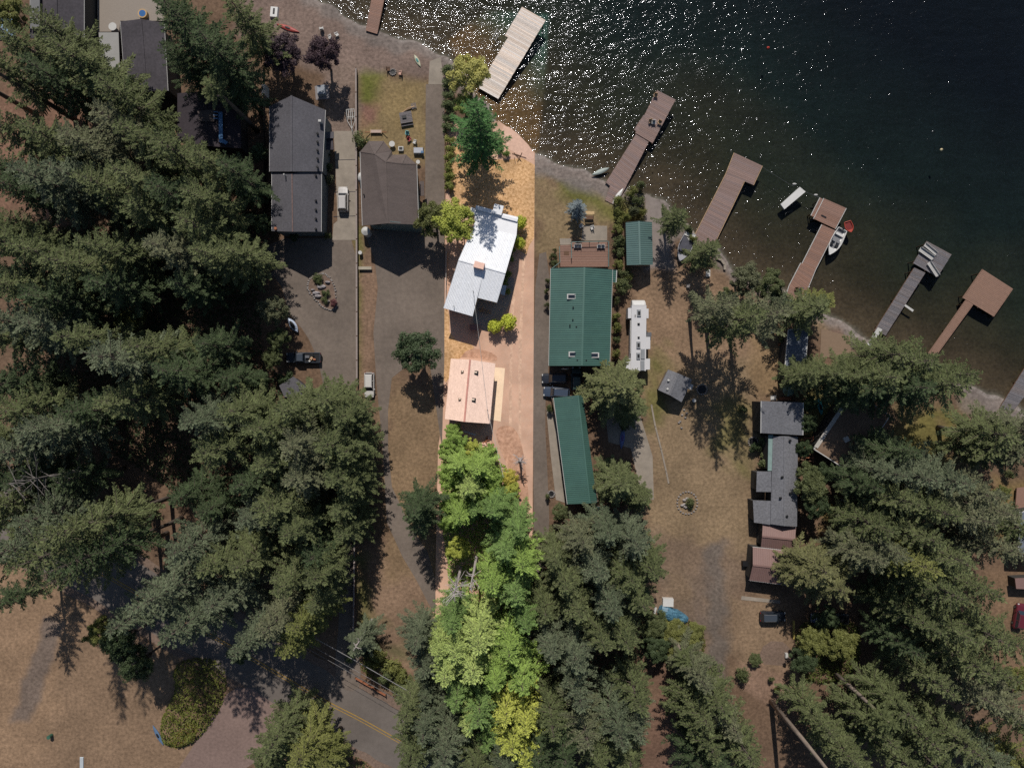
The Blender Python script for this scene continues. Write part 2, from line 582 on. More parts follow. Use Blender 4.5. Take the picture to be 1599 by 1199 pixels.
def noise(scale, detail, stretch=None, rough=.5, dist=0):
    n = N.new('ShaderNodeTexNoise')
    n.inputs['Scale'].default_value = scale
    n.inputs['Detail'].default_value = detail
    n.inputs['Roughness'].default_value = rough
    n.inputs['Distortion'].default_value = dist
    if stretch:
        mp = N.new('ShaderNodeMapping')
        mp.inputs['Scale'].default_value = stretch
        mp.inputs['Rotation'].default_value = (0, 0, math.radians(-18))
        L.new(geo.outputs['Position'], mp.inputs[0])
        L.new(mp.outputs[0], n.inputs['Vector'])
    else:
        L.new(geo.outputs['Position'], n.inputs['Vector'])
    return n


b1 = N.new('ShaderNodeBump')
b1.inputs['Strength'].default_value = 1
b1.inputs['Distance'].default_value = .52
L.new(noise(.75, 3, (.55, 1, 1), .55).outputs[0], b1.inputs['Height'])
b2 = N.new('ShaderNodeBump')
b2.inputs['Strength'].default_value = 1
b2.inputs['Distance'].default_value = .066
gust = N.new('ShaderNodeMapRange')
gust.inputs['From Min'].default_value = .38
gust.inputs['From Max'].default_value = .62
gust.inputs['To Min'].default_value = .25
gust.inputs['To Max'].default_value = 1.25
L.new(noise(.16, 4, (.6, 1.5, 1), .6).outputs[0], gust.inputs[0])
gm = N.new('ShaderNodeMath')
gm.operation = 'MULTIPLY'
L.new(noise(3.4, 3, (.45, 1.1, 1), .6).outputs[0], gm.inputs[0])
L.new(gust.outputs[0], gm.inputs[1])
L.new(gm.outputs[0], b2.inputs['Height'])
L.new(b1.outputs[0], b2.inputs['Normal'])
gl = N.new('ShaderNodeBsdfGlossy')
gl.inputs['Roughness'].default_value = .075
gl.inputs['Color'].default_value = (.55, .57, .62, 1)
L.new(b2.outputs[0], gl.inputs['Normal'])
tr = N.new('ShaderNodeBsdfTransparent')
tr.inputs[0].default_value = (.80, .84, .80, 1)
fr = N.new('ShaderNodeFresnel')
fr.inputs[0].default_value = 1.33
ms = N.new('ShaderNodeMixShader')
L.new(fr.outputs[0], ms.inputs[0])
L.new(tr.outputs[0], ms.inputs[1])
L.new(gl.outputs[0], ms.inputs[2])
L.new(ms.outputs[0], N['Material Output'].inputs[0])
wv = verts.copy()
wv[:, 2] = -0.4
sdf = sd.reshape(-1)
keep = (sdf[quads] > -1.2).any(1)
grid_obj('lake_water', wv, quads[keep], WATER)

# ------------------------------------------------------------------ roads, drives, pavements
def ribbon(pts, w, name, m, z):
    """road ribbon from a centre line in survey pixels, width in pixels"""
    a = [P(x, y) for x, y in pts]
    # Catmull-Rom
    q = []
    for i in range(len(a) - 1):
        p0, p1, p2, p3 = a[max(i - 1, 0)], a[i], a[i + 1], a[min(i + 2, len(a) - 1)]
        for k in range(8):
            t = k / 8
            q.append(.5 * ((2 * p1) + (p2 - p0) * t + (2 * p0 - 5 * p1 + 4 * p2 - p3) * t * t + (3 * p1 - p0 - 3 * p2 + p3) * t ** 3))
    q.append(a[-1])
    ws = w if isinstance(w, (list, tuple)) else [w] * len(a)
    mb = MB()
    vs_ = []
    for i, p in enumerate(q):
        d = (q[min(i + 1, len(q) - 1)] - q[max(i - 1, 0)]).normalized()
        nrm = Vector((-d.y, d.x, 0))
        f = i / 8
        k = min(int(f), len(ws) - 2)
        ww = (ws[k] + (ws[k + 1] - ws[k]) * (f - k)) / PXM / 2
        e = 1 + .03 * math.sin(i * 1.7)
        vs_ += [p + nrm * ww * e, p - nrm * ww * e]
    fs = [(2 * i, 2 * i + 1, 2 * i + 3, 2 * i + 2) for i in range(len(q) - 1)]
    mb.add([(v.x, v.y, z) for v in vs_], fs)
    o = mb.build(name, m)
    o['kind'] = 'structure'
    return o


ROADC = [(-260, 640), (60, 838), (200, 918), (400, 1032), (500, 1090), (565, 1124), (640, 1166), (760, 1232), (1000, 1360)]
ribbon(ROADC, 108, 'road_shoulder', GRAVEL, .010)
ribbon(ROADC, 84, 'road', ASPH2, .024)
YEL = mat('yellow_paint', lin(150, 120, 60), .7, .2, 3)
ribbon([(x + 1, y - 1.5) for x, y in ROADC], 1.6, 'road_centre_line', YEL, .036)
ribbon([(x - 1, y + 2.0) for x, y in ROADC], 1.2, 'road_centre_line', YEL, .036)
# left neighbour's drive
sheet('driveway', smooth_poly([(420, 372), (520, 372), (557, 372), (557, 500), (556, 640), (553, 800), (556, 985), (566, 1070), (545, 1082), (520, 1060), (531, 960), (528, 800), (520, 700), (508, 616), (496, 560), (478, 520), (452, 492), (446, 470), (438, 440), (405, 420)], 1), .034, ASPH)
sheet('concrete_drive', [(521, 205), (556, 205), (557, 375), (519, 375), (521, 350), (527, 345), (524, 260)], .046, CONC)
for yy in (250, 300, 338):
    sheet('drive_joint', [(521, yy), (556, yy - 1), (556, yy), (521, yy + 1)], .058, SHING_DK)
# second neighbour's drive: lane from the ramp, wide apron, lane down to the road
sheet('driveway', [(665, 132), (694, 132), (694, 300), (694, 560), (690, 700), (670, 560), (650, 560), (612, 590), (606, 640), (606, 700), (612, 760), (640, 820), (668, 862), (680, 905), (680, 960),
                   (668, 940), (650, 905), (628, 868), (604, 815), (600, 740), (594, 660), (588, 600), (583, 520), (590, 450), (585, 405), (572, 372), (568, 360), (664, 360), (664, 260)], .022, ASPH)
sheet('boat_ramp', [(671, 96), (688, 90), (694, 132), (669, 132)], .034, CONC)
# lane on the east side of the long parcel
sheet('lane', smooth_poly([(837, 398), (858, 392), (858, 560), (850, 640), (856, 760), (858, 830), (850, 900), (834, 900), (832, 600)], 1), .018, ASPH)
sheet('patio', [(853, 640), (867, 640), (874, 715), (883, 785), (868, 780), (860, 712)], .034, CONC)
sheet('concrete_pad', [(945, 640), (1000, 650), (1019, 712), (1021, 780), (1003, 780), (985, 700), (950, 690)], .034, CONC)
sheet('parking_pad', smooth_poly([(1195, 1000), (1232, 1002), (1236, 1040), (1180, 1036)], 1), .012, GRAVEL)
sheet('gravel_yard', smooth_poly([(370, 1060), (470, 1110), (470, 1150), (380, 1199), (300, 1260), (240, 1260), (330, 1120)], 2), .012, mat('pink_gravel', lin(124, 104, 96), .95, .2, 2, patch=.12))
sheet('patio', [(910, 352), (948, 353), (948, 376), (908, 376)], .05, CONC, th=.05)
sheet('boat_slip', [(1009, 302), (1043, 326), (1046, 416), (1006, 417)], .018, mat('slip_concrete', lin(126, 116, 110), .9, .14, 1.0, patch=.12, patchscale=.3))
sheet('concrete_strip', [(1158, 930), (1218, 937), (1218, 942), (1157, 936)], .06, CONC, th=.06)
sheet('patio', [(1282, 514), (1328, 525), (1328, 558), (1280, 558)], .10, mat('tan_pavers', lin(124, 104, 86), .85, .08, 2), th=.1)
sheet('path', [(1312, 700), (1332, 690), (1340, 780), (1318, 782)], .02, GRAVEL)

# the long parcel: drive, dry lawn and beach, highlight brightness painted into their colours
BRIGHT_GROUND = mat('brightened_pink_ground', lin(214, 177, 153), .95, .16, 1.1, col2=lin(198, 158, 134), bump=.02, bscale=9, patch=.16, patchscale=.16)
BRIGHT_LAWN = mat('brightened_dry_lawn', lin(180, 136, 84), .95, .3, 2.2, col2=lin(224, 182, 138), bump=.06, bscale=5, patch=.18, patchscale=.2)
SANDP = mat('brightened_beach', lin(206, 170, 150), .95, .14, 1.8, patch=.1)
sheet('parcel_ground', [(697, 190), (780, 190), (797, 202), (835, 238), (833, 600), (831, 900), (828, 1199), (828, 1320), (668, 1320), (668, 1090), (680, 900), (684, 700), (690, 660), (694, 480)], .006, BRIGHT_GROUND)
TRACK = mat('brightened_wheel_track', lin(200, 162, 138), .95, .2, 1.6, col2=lin(220, 184, 158), patch=.15, patchscale=.5)
BROWN = mat('brown_dirt', lin(176, 132, 106), .95, .25, 1.4, col2=lin(206, 164, 138), patch=.15, patchscale=.4)
ribbon([(822, 262), (822, 330), (818, 400), (815, 470), (812, 560), (812, 650), (812, 740), (815, 840), (818, 900)], [3, 4, 5, 4, 5, 4, 5, 4, 4], 'wheel_track', TRACK, .013)
ribbon([(806, 340), (806, 400), (801, 470), (798, 560), (797, 650), (798, 740), (802, 800)], [3, 4, 5, 4, 5, 4, 4], 'wheel_track', TRACK, .013)
sheet('dirt_patch', smooth_poly([(772, 668), (800, 662), (815, 690), (822, 740), (828, 800), (808, 806), (796, 735), (780, 700)], 2), .018, BROWN)
sheet('dirt_patch', smooth_poly([(700, 548), (735, 542), (775, 552), (778, 566), (740, 558), (702, 558)], 2), .018, BROWN)
sheet('parcel_lawn', [(700, 238), (715, 224), (735, 232), (760, 248), (790, 250), (815, 247), (835, 258), (834, 372), (826, 384), (822, 398), (812, 392), (808, 360), (806, 340), (742, 325), (706, 320), (699, 290)], .020, BRIGHT_LAWN)
sheet('parcel_lawn', smooth_poly([(692, 482), (702, 484), (702, 530), (748, 540), (720, 552), (697, 600), (692, 590)], 1), .020, BRIGHT_LAWN)
sheet('parcel_beach', smooth_poly([(782, 196), (800, 200), (834, 236), (834, 252), (812, 244), (790, 230)], 1), .022, SANDP)
sheet('concrete_apron', [(770, 573), (788.5, 575), (782, 658), (764, 655)], .034, CONCL)
sheet('house_walk', smooth_poly([(738, 500), (745, 462), (776, 470), (795, 430), (806, 438), (790, 490), (765, 520), (742, 510)], 1), .034, mat('grey_flagstones', lin(150, 140, 132), .85, .15, 2.0))
# ------------------------------------------------------------------ buildings
def lerp(a, b, t): return a + (b - a) * t


def strip_panels(parent, A, B, Cc, D, n, m, name='roof_panel', th=.06, rib=.06, ribw=.07, v=.02):
    """metal panels between edge A->D and edge B->C (panel i spans A..B, stacked from AB to DC)"""
    for i in range(n):
        t0, t1 = i / n, (i + 1) / n
        a, b, c, d = lerp(A, D, t0), lerp(B, Cc, t0), lerp(B, Cc, t1), lerp(A, D, t1)
        u = (d - a)
        ul = max(u.length, 1e-6)
        e = u * (ribw / ul)
        f = (c - b) * (ribw / max((c - b).length, 1e-6))
        mb = MB()
        mb.slab([a, b, c, d], th)
        up = Vector((0, 0, rib))
        mb.slab([a + up, b + up, b + f + up, a + e + up], rib - .002)
        tint(mb.build(name, m, parent, world=True), v)


def slope(parent, pts, m, th=.16, name='roof_slope'):
    mb = MB()
    mb.slab(pts, th)
    return mb.build(name, m, parent, world=True)


def walls_gable(parent, eave, ridge, ez, m, inset=.35, base=0.0):
    """eave corners A,B (first gable end), C,D ; ridge R0 (between A,B) R1 (between C,D). world vectors"""
    A, B, C_, D = [Vector(p) for p in eave]
    R0, R1 = [Vector(p) for p in ridge]
    cen = (A + B + C_ + D) / 4

    def ins(p):
        u = ((B + C_) / 2 - (A + D) / 2); u.z = 0; u.normalize()
        w = ((C_ + D) / 2 - (A + B) / 2); w.z = 0; w.normalize()
        q = p - cen
        su, sw = q.dot(u), q.dot(w)
        su -= math.copysign(min(inset, abs(su)), su) if abs(su) > 1.0 else 0
        sw -= math.copysign(inset, sw)
        r = cen + u * su + w * sw
        return Vector((r.x, r.y, p.z - .17))
    a, b, c, d, r0, r1 = map(ins, (A, B, C_, D, R0, R1))
    lo = [Vector((p.x, p.y, base)) for p in (a, b, c, d)]
    for name, quad in (('wall', [lo[0], lo[1], b, r0, a]), ('wall', [lo[1], lo[2], c, b]), ('wall', [lo[2], lo[3], d, r1, c]), ('wall', [lo[3], lo[0], a, d])):
        n = (quad[1] - quad[0]).cross(quad[2] - quad[1]).normalized()
        if n.dot(Vector((quad[0] + quad[1]) / 2 - cen).xyz * Vector((1, 1, 0))) > 0: n = -n
        k = len(quad)
        mb = MB()
        inn = [q + n * .12 for q in quad]
        mb.add(quad + inn, [tuple(range(k)), tuple(reversed(range(k, 2 * k)))] + [(i, (i + 1) % k, k + (i + 1) % k, k + i) for i in range(k)])
        mb.build(name, m, parent, world=True)


def bar(parent, a, b, w, h, m, name, off=0.0):
    """square bar along a->b, top at the given heights"""
    a, b = Vector(a), Vector(b)
    d = (b - a); d.z = 0
    if d.length < 1e-6: return
    d.normalize()
    n = Vector((-d.y, d.x, 0)) * w / 2
    mb = MB()
    mb.slab([a - n, b - n, b + n, a + n], h)
    return mb.build(name, m, parent, world=True)


def gable(name, label, cat, eave_px, ridge_px, ez, rz, roofm, wallm, panels=0, trim=None, ridge_m=None, th=.18, inset=.4, group=None, v=.02):
    A, B, C_, D = [P(x, y, ez) for x, y in eave_px]
    R0, R1 = [P(x, y, rz) for x, y in ridge_px]
    cen = (A + C_) / 2
    t = thing(name, label, cat, (cen.x, cen.y, 0), group=group)
    if panels:
        strip_panels(t, A, R0, R1, D, panels, roofm, v=v)
        strip_panels(t, B, R0, R1, C_, panels, roofm, v=v)
    else:
        tint(slope(t, [A, R0, R1, D], roofm, th), .03)
        tint(slope(t, [R0, B, C_, R1], roofm, th), .03)
    up = Vector((0, 0, .07))
    bar(t, R0 + up, R1 + up, .32, .05, ridge_m or roofm, 'ridge_cap')
    walls_gable(t, (A, B, C_, D), (R0, R1), ez, wallm, inset)
    if trim:
        dn = Vector((0, 0, -.03))
        for p, q in ((A, D), (B, C_)):
            o = (p - cen); o.z = 0
            bar(t, p + dn, q + dn, .14, .14, trim, 'gutter')
    return t


def flatb(name, label, cat, px, z, roofm, wallm, trim=None, inset=.3, th=.2, group=None, base=0.0, zs=None):
    pts = [P(x, y, (zs[i] if zs else z)) for i, (x, y) in enumerate(px)]
    cen = sum(pts, Vector()) / len(pts)
    t = thing(name, label, cat, (cen.x, cen.y, 0), group=group)
    slope(t, pts, roofm, th, 'roof')
    wl = [Vector((cen.x + (p.x - cen.x) * (1 - inset / max((p - cen).length, 1)), cen.y + (p.y - cen.y) * (1 - inset / max((p - cen).length, 1)), 0)) for p in pts]
    mb = MB()
    mb.prism([(p.x, p.y) for p in wl], base, [p.z - th - .003 for p in pts])
    mb.build('wall', wallm, t, world=True)
    if trim:
        for i in range(len(pts)):
            bar(t, pts[i] + Vector((0, 0, .05)), pts[(i + 1) % len(pts)] + Vector((0, 0, .05)), .16, .22, trim, 'fascia')
    return t


def roof_box(parent, px, py, z, sx, sy, h, m, name, rot=0.0, sink=.25):
    p = P(px, py, z + h)
    mb = MB()
    mb.box((p.x, p.y, z + h / 2 - sink / 2), (sx, sy, h + sink), rot)
    return mb.build(name, m, parent, world=True)


def skylight(parent, px, py, z, sx=1.3, sy=.8, rot=0.0):
    sx *= 1.25; sy *= 1.25
    f = roof_box(parent, px, py, z, sx, sy, .14, WHITE_T, 'skylight', rot)
    p = P(px, py, z + .16)
    mb = MB()
    mb.box((p.x, p.y, z + .16), (sx * .74, sy * .62, .05), rot)
    mb.build('pane', GLASS, f, world=True)


def vent(parent, px, py, z, r=.16, h=.35, m=None):
    p = P(px, py, z + h)
    mb = MB()
    mb.cyl((p.x, p.y, z - .2), r, h + .2, 10)
    mb.cyl((p.x, p.y, z + h + .002), r * 1.45, .08, 10, r * .9)
    mb.build('roof_vent', m or BLACKP, parent, world=True, smooth=False)


def window(parent, c, w, h, nrm, frame=WHITE_T):
    """wall window: frame part with a pane sub-part; nrm = outward 2-D normal"""
    n = Vector((nrm[0], nrm[1], 0)).normalized()
    rot = math.atan2(n.y, n.x)
    mb = MB()
    mb.box(Vector(c) + n * .03, (.10, w + .16, h + .16), rot)
    f = mb.build('window', frame, parent, world=True)
    mb = MB()
    mb.box(Vector(c) + n * .07, (.06, w, h), rot)
    mb.build('pane', GLASS, f, world=True)


def gz_at(A, B, t): return A.z + (B.z - A.z) * t


# --- grey shingled house west of the wide drive, two roof sections
h = gable('shingled_house', 'long dark grey shingled house beside the concrete drive with the silver SUV', 'house',
          [(421, 166), (508, 172), (503, 268), (421, 268)], [(455, 149.5), (455, 268)], 6.0, 8.0, SHING_D, WALL_G, trim=WHITE_T)
A, B, C_, D = [P(x, y, 5.7) for x, y in [(424.5, 269), (502, 265), (501.5, 362), (424.5, 361)]]
R0, R1 = P(456, 271, 7.6), P(457, 362, 7.6)
tint(slope(h, [A, R0, R1, D], SHING_D, .18), .03)
tint(slope(h, [R0, B, C_, R1], SHING_D, .18), .03)
bar(h, R0 + Vector((0, 0, .07)), R1 + Vector((0, 0, .07)), .2, .05, mat('faded_ridge', lin(108, 90, 86), .9, .3, 2), 'ridge_cap')
walls_gable(h, (A, B, C_, D), (R0, R1), 5.7, WALL_G, .4)
for p, q in ((A, D), (B, C_)):
    bar(h, p, q, .14, .14, WHITE_T, 'gutter')
for y in (208.5, 221.5, 234.5, 247.5, 261): vent(h, 495.5, y, 6.6, .15, .2)
for y in (274, 313, 327.5, 341.5, 357.5): vent(h, 493, y, 6.2, .15, .2)
vent(h, 430, 357, 6.1, .2, .3, RUST)
roof_box(h, 499, 188.5, 6.4, .5, .4, 1.0, WHITE_T, 'chimney')
mb = MB(); p = P(444, 273, 7.8); mb.cyl((p.x, p.y, 7.0), .12, 1.1, 8); mb.build('flue', WHITE_T, h, world=True)
# porch roof
slope(h, [P(503, 206, 3.6), P(521, 206, 3.2), P(521, 216, 3.2), P(503, 216, 3.6)], SHING_D, .15, 'porch_roof')
slope(h, [P(503, 216.5, 2.9), P(520, 216.5, 2.9), P(521, 234, 2.9), P(503, 234, 2.9)], SHING_DK, .15, 'porch_roof')
for k, y in enumerate((240, 252, 264, 290, 310, 330, 350)):
    w = P(501 if y < 266 else 500, y, 5.7)
    window(h, (w.x - .38, w.y, 3.9), 1.2, 1.1, (1, 0))
for x in (443, 470, 488):
    w = P(x, 361, 5.7)
    window(h, (w.x, w.y + .4, 4.2), 1.3, 1.2, (0, -1))

# --- brown shingled house with two hipped bays
t = thing('hip_roof_house', 'brown shingled house with two hipped bays and a sage green gable wall', 'house', tuple(P(608, 290)[:2]) + (0,))
E, RZ = 6.0, 8.6
q = {k: P(x, y, z) for k, (x, y, z) in dict(L0=(562.5, 237, E), L1=(576, 220.5, E), L2=(599, 220.5, E), L3=(611.5, 236, E), L4=(613, 242, E),
     R1=(634, 241.5, E), R2=(650.5, 257, E), R3=(653.5, 351, E), L5=(566, 352.5, E), aL=(585, 240.5, 8.0), aR=(627.5, 256, 7.4),
     N=(602.5, 253, RZ), S=(605, 349, RZ), aL2=(586, 256, 8.05)).items()}
for f in (('L0', 'L1', 'aL'), ('L1', 'L2', 'aL'), ('L2', 'L3', 'aL'), ('aL', 'L3', 'L4', 'N'), ('N', 'L4', 'R1', 'aR'), ('aR', 'R1', 'R2')):
    tint(slope(t, [q[k] for k in f], SHING_B, .16), .05)
tint(slope(t, [q[k] for k in ('L0', 'aL', 'N', 'S', 'L5')], SHING_B, .16), .02)
tint(slope(t, [q[k] for k in ('N', 'aR', 'R2', 'R3', 'S')], SHING_B, .16), .02)
up = Vector((0, 0, .05))
for a, b in (('N', 'S'), ('N', 'aR'), ('aR', 'R2'), ('aR', 'R1'), ('aL', 'L0'), ('aL', 'L1'), ('aL', 'L2'), ('aL', 'L3'), ('aL', 'N')):
    bar(t, q[a] + up, q[b] + up, .2, .06, SHING_B, 'ridge_cap')
walls_gable(t, (q['L0'] - Vector((0, 1.2, 0)), q['R2'], q['R3'], q['L5']), (q['N'], q['S']), E, mat('sage_siding', lin(96, 112, 110), .8, .05, 1, stretch=(1, 1, 8)), .35)
mb = MB()
mb.prism([(q[k].x + (.3 if q[k].x < q['aL'].x else -.3), q[k].y - .35) for k in ('L0', 'L1', 'L2', 'L3')] + [(q['L3'].x - .3, q['N'].y)] + [(q['L0'].x + .3, q['N'].y)], 0, E - .18)
mb.build('bay', WALL_G, t, world=True)
mb = MB()
mb.prism([(q['L4'].x, q['L4'].y - .4), (q['R1'].x - .1, q['R1'].y - .35), (q['R2'].x - .5, q['R2'].y - .3), (q['R2'].x - .5, q['N'].y - 1.5), (q['L4'].x, q['N'].y - 1.5)], 0, E - .19)
mb.build('bay', WALL_G, t, world=True)
for p_, q_ in (('L0', 'L5'), ('R2', 'R3')):
    bar(t, q[p_], q[q_], .15, .14, WHITE_T, 'gutter')
for x, y in ((588, 355), (594, 355), (606, 350.5), (611, 350.5), (630, 354), (636, 354)):
    w = P(x, y + 3, 4.6)
    wy = q['R3'].y + .35
    window(t, (w.x, wy, 4.8 if y > 352 else 5.6), .9, 1.3 if y > 352 else .5, (0, -1), mat('dark_frame', lin(50, 54, 58), .6))
for x, y in ((568, 304), (582, 322), (581, 330)): vent(t, x, y, 6.5, .1, .2)
slope(t, [P(655, 283, 3.0), P(662, 283, 2.8), P(663, 306, 2.8), P(655, 306, 3.0)], SHING_B, .12, 'porch_roof')
mb = MB(); p = P(561, 278, .8); mb.ell((p.x + .3, p.y, .9), .55, 1.0, .8, 12, 6); mb.build('propane_tank', WHITE_T, t, world=True, smooth=True)
mb = MB(); p = P(571, 361, 2); mb.cyl((p.x, p.y, 0), .8, 2.1, 14); mb.cyl((p.x, p.y, 2.103), .8, .35, 14, .1)
tag(mb.build('water_tank', WHITE_T), 'white round tank at the lower left corner of the brown shingled house', 'tank')

# --- white metal roofed house in the long parcel
t = thing('white_roof_house', 'house with a brilliant white ribbed metal roof, dappled by tree shade', 'house', tuple(P(750, 410)[:2]) + (0,))
a0, a1 = P(743, 323.5, 5.5), P(809, 339, 5.5)
b0, b1 = P(740, 351.5, 5.8), P(806.5, 367.5, 5.8)
r0, r1 = P(716, 406, 6.9), P(789.5, 426.5, 6.9)
strip_panels(t, b0, r0, r1, b1, 30, WHITE_M, v=.03, rib=.05, ribw=.09)
slope(t, [a0, a1, b1, b0], WHITE_B, .2, 'flat_roof')
# south slope, with the notch over the porch
for i in range(34):
    t0, t1 = i / 34, (i + 1) / 34
    xa, xb = lerp(r0, r1, t0), lerp(r0, r1, t1)
    # lower edge points (line 693,481 -> 738,494 then step back to 745,465 -> 776,472)
    def low(tt):
        if tt < .565:
            k = tt / .565
            return P(lerp(692.5, 738, k), lerp(481, 494, k), 5.5)
        k = (tt - .565) / .435
        return P(lerp(745.5, 776, k), lerp(465, 472.5, k), 5.75)
    tm = (t0 + t1) / 2
    la = low(min(t0, .5649) if tm < .565 else max(t0, .566))
    lb = low(min(t1, .5649) if tm < .565 else max(t1, .566))
    if tm < .565 and i == 18: lb = P(738, 494, 5.5)
    mb = MB()
    mb.slab([xa, xb, lb, la], .06)
    e = (xb - xa).normalized() * .09
    u = Vector((0, 0, .05))
    mb.slab([xa + u, xa + e + u, la + e + u, la + u], .048)
    tint(mb.build('roof_panel', WHITE_M, t, world=True), .015)
bar(t, r0 + Vector((0, 0, .09)), r1 + Vector((0, 0, .09)), .25, .06, WHITE_M, 'ridge_cap')
W1 = [P(745, 327, 5.3), P(806, 342, 5.3), P(804, 366, 5.3), P(788, 426, 5.3), P(774.5, 469, 5.3), P(745, 461, 5.3), P(737, 490, 5.3), P(697, 479, 5.3), P(718, 408, 5.3), P(741, 352, 5.3)]
mb = MB(); mb.prism([(p.x, p.y) for p in W1], 0, 5.2); mb.build('wall', mat('cream_siding', lin(196, 186, 170), .8, .05, 1), t, world=True)
roof_box(t, 748, 414, 6.2, 1.8, 1.1, 1.9, BRICKP, 'chimney', -.26, 0.9)
roof_box(t, 738.3, 330, 5.4, .95, 1.2, .6, WHITE_B, 'parapet', -.26)
roof_box(t, 757, 327.5, 5.5, 3.4, .7, .5, WHITE_B, 'parapet', -.26)
roof_box(t, 777.5, 327, 5.5, 1.7, 1.7, .7, WHITE_B, 'stair_head', -.26)
roof_box(t, 796, 341, 5.55, 2.9, .5, .35, WHITE_B, 'parapet', -.26)
mb = MB(); p = P(739, 455, 7.4); mb.cyl((p.x, p.y, 5.9), .06, 2.4, 8); mb.build('service_mast', BLACKP, t, world=True)
mb = MB(); p = P(708.5, 478, 6.3); mb.cyl((p.x, p.y, 5.4), .06, .9, 8); mb.build('roof_vent', BLACKP, t, world=True)
slope(t, [P(784, 445, 2.4), P(791, 446, 2.4), P(788, 461, 2.3), P(781, 459, 2.3)], mat('clear_canopy', lin(160, 176, 190), .3, .05, 1), .06, 'canopy')

# --- pink tan garage
t = gable('garage', 'detached garage with a pale pink tan shingle roof and four small roof hatches', 'garage',
          [(704, 560), (773.5, 567.5), (765, 661.5), (694.5, 654)], [(734, 561.5), (725, 658.5)], 3.6, 5.0, SHING_P, WALL_S, inset=.35, ridge_m=mat('red_ridge', lin(196, 140, 126), .8))
for x, y, s in ((722, 580.5, .5), (718, 623.5, .5), (742.5, 582, 1.0), (738.5, 624.5, 1.0)):
    b = roof_box(t, x, y, 4.35, s, .5 if s < 1 else .75, .35, WOOD if s < 1 else BLACKP, 'roof_hatch', -.09)
    p = P(x, y - .5, 4.75)
    mb = MB(); mb.box((p.x, p.y + .04, 4.725), (s * .55, .28, .05), -.09)
    mb.build('hatch_lid', mat('cream', lin(220, 200, 180), .6), b, world=True)
mb = MB(); p = P(761, 640, 5.4); mb.cyl((p.x, p.y, 3.7), .05, 1.7, 8); mb.build('service_mast', METAL, t, world=True)

# --- green metal house
t = gable('green_roof_house', 'large house with a green ribbed metal roof and three skylights', 'house',
          [(860, 419), (956.5, 421), (952, 571), (857, 571)], [(912.5, 417.5), (908.5, 571)], 4.6, 6.3, GREEN_M, WALL_T, panels=44, trim=WHITE_T, inset=.5, v=.035)
strip_panels(t, P(962.5, 422, 4.35), P(956.8, 421.5, 4.55), P(956.4, 441, 4.55), P(961.5, 441, 4.35), 6, GREEN_M)
bar(t, P(963, 422, 4.35), P(962, 441, 4.35), .16, .14, WHITE_T, 'gutter')
skylight(t, 892.5, 463, 5.75, 1.3, .75); skylight(t, 895, 553, 5.8, 1.3, .75); skylight(t, 928.5, 554.5, 5.6, 1.3, .75)
for x, y in ((895, 480), (894.5, 499), (890, 508), (900, 510.5), (901.5, 562.5), (915.5, 563)): vent(t, x, y, 5.85, .1, .22)
mb = MB(); p = P(882.5, 575, 3.6); mb.ell((p.x, p.y - .1, 3.4), .75, .12, .65, 14, 8); mb.build('arched_sign', WHITE_T, t, world=True)

# --- green carport by the slip
t = gable('boat_shed', 'small green ribbed metal boat shed beside the concrete slip', 'shed',
          [(977, 347.5), (1018, 347), (1019.5, 413.5), (978.7, 414)], [(997.7, 345.5), (999.3, 413.5)], 3.4, 4.5, GREY_GM, WALL_T, panels=20, inset=.25, v=.03)
# --- long green barn
t = thing('long_green_barn', 'long narrow barn with a green metal roof, slightly turned, below the two parked SUVs', 'barn', tuple(P(899, 702)[:2]) + (0,))
A, B, C_, D = P(864.5, 621, 3.6), P(910, 617, 3.6), P(932.5, 784.5, 3.6), P(886, 787, 3.6)
R0, R1 = P(902.5, 617, 4.6), P(921, 785.5, 4.6)
strip_panels(t, A, R0, R1, D, 56, GREEN_M, v=.035)
strip_panels(t, B, R0, R1, C_, 56, GREEN_M, v=.035)
bar(t, R0 + Vector((0, 0, .1)), R1 + Vector((0, 0, .1)), .25, .05, GREEN_M, 'ridge_cap')
walls_gable(t, (A, B, C_, D), (R0, R1), 3.6, WALL_T, .3)
bar(t, A, D, .16, .16, WHITE_T, 'gutter')
flatb('lean_to', 'tiny flat grey green lean-to roof just below the long green barn', 'shed', [(917, 792), (951, 790), (952, 804), (921, 807.5)], 2.4, GREY_GM, WALL_T)
# --- garden shed
t = gable('garden_shed', 'small turned grey shingled shed standing alone in the dry field', 'shed',
          [(1043.3, 577), (1080.7, 592.5), (1064.4, 628), (1027.8, 608.8)], [(1059.5, 583), (1046, 617)], 2.8, 3.7, SHING_G, WALL_T, inset=.25)
for x, y in ((1044, 594), (1042.5, 607.5)): vent(t, x, y, 3.3, .16, .3, WHITE_T)
slope(t, [P(1077, 599, 2.2), P(1083, 601, 2.1), P(1080, 609, 2.1), P(1074, 607, 2.2)], WHITE_T, .06, 'awning')
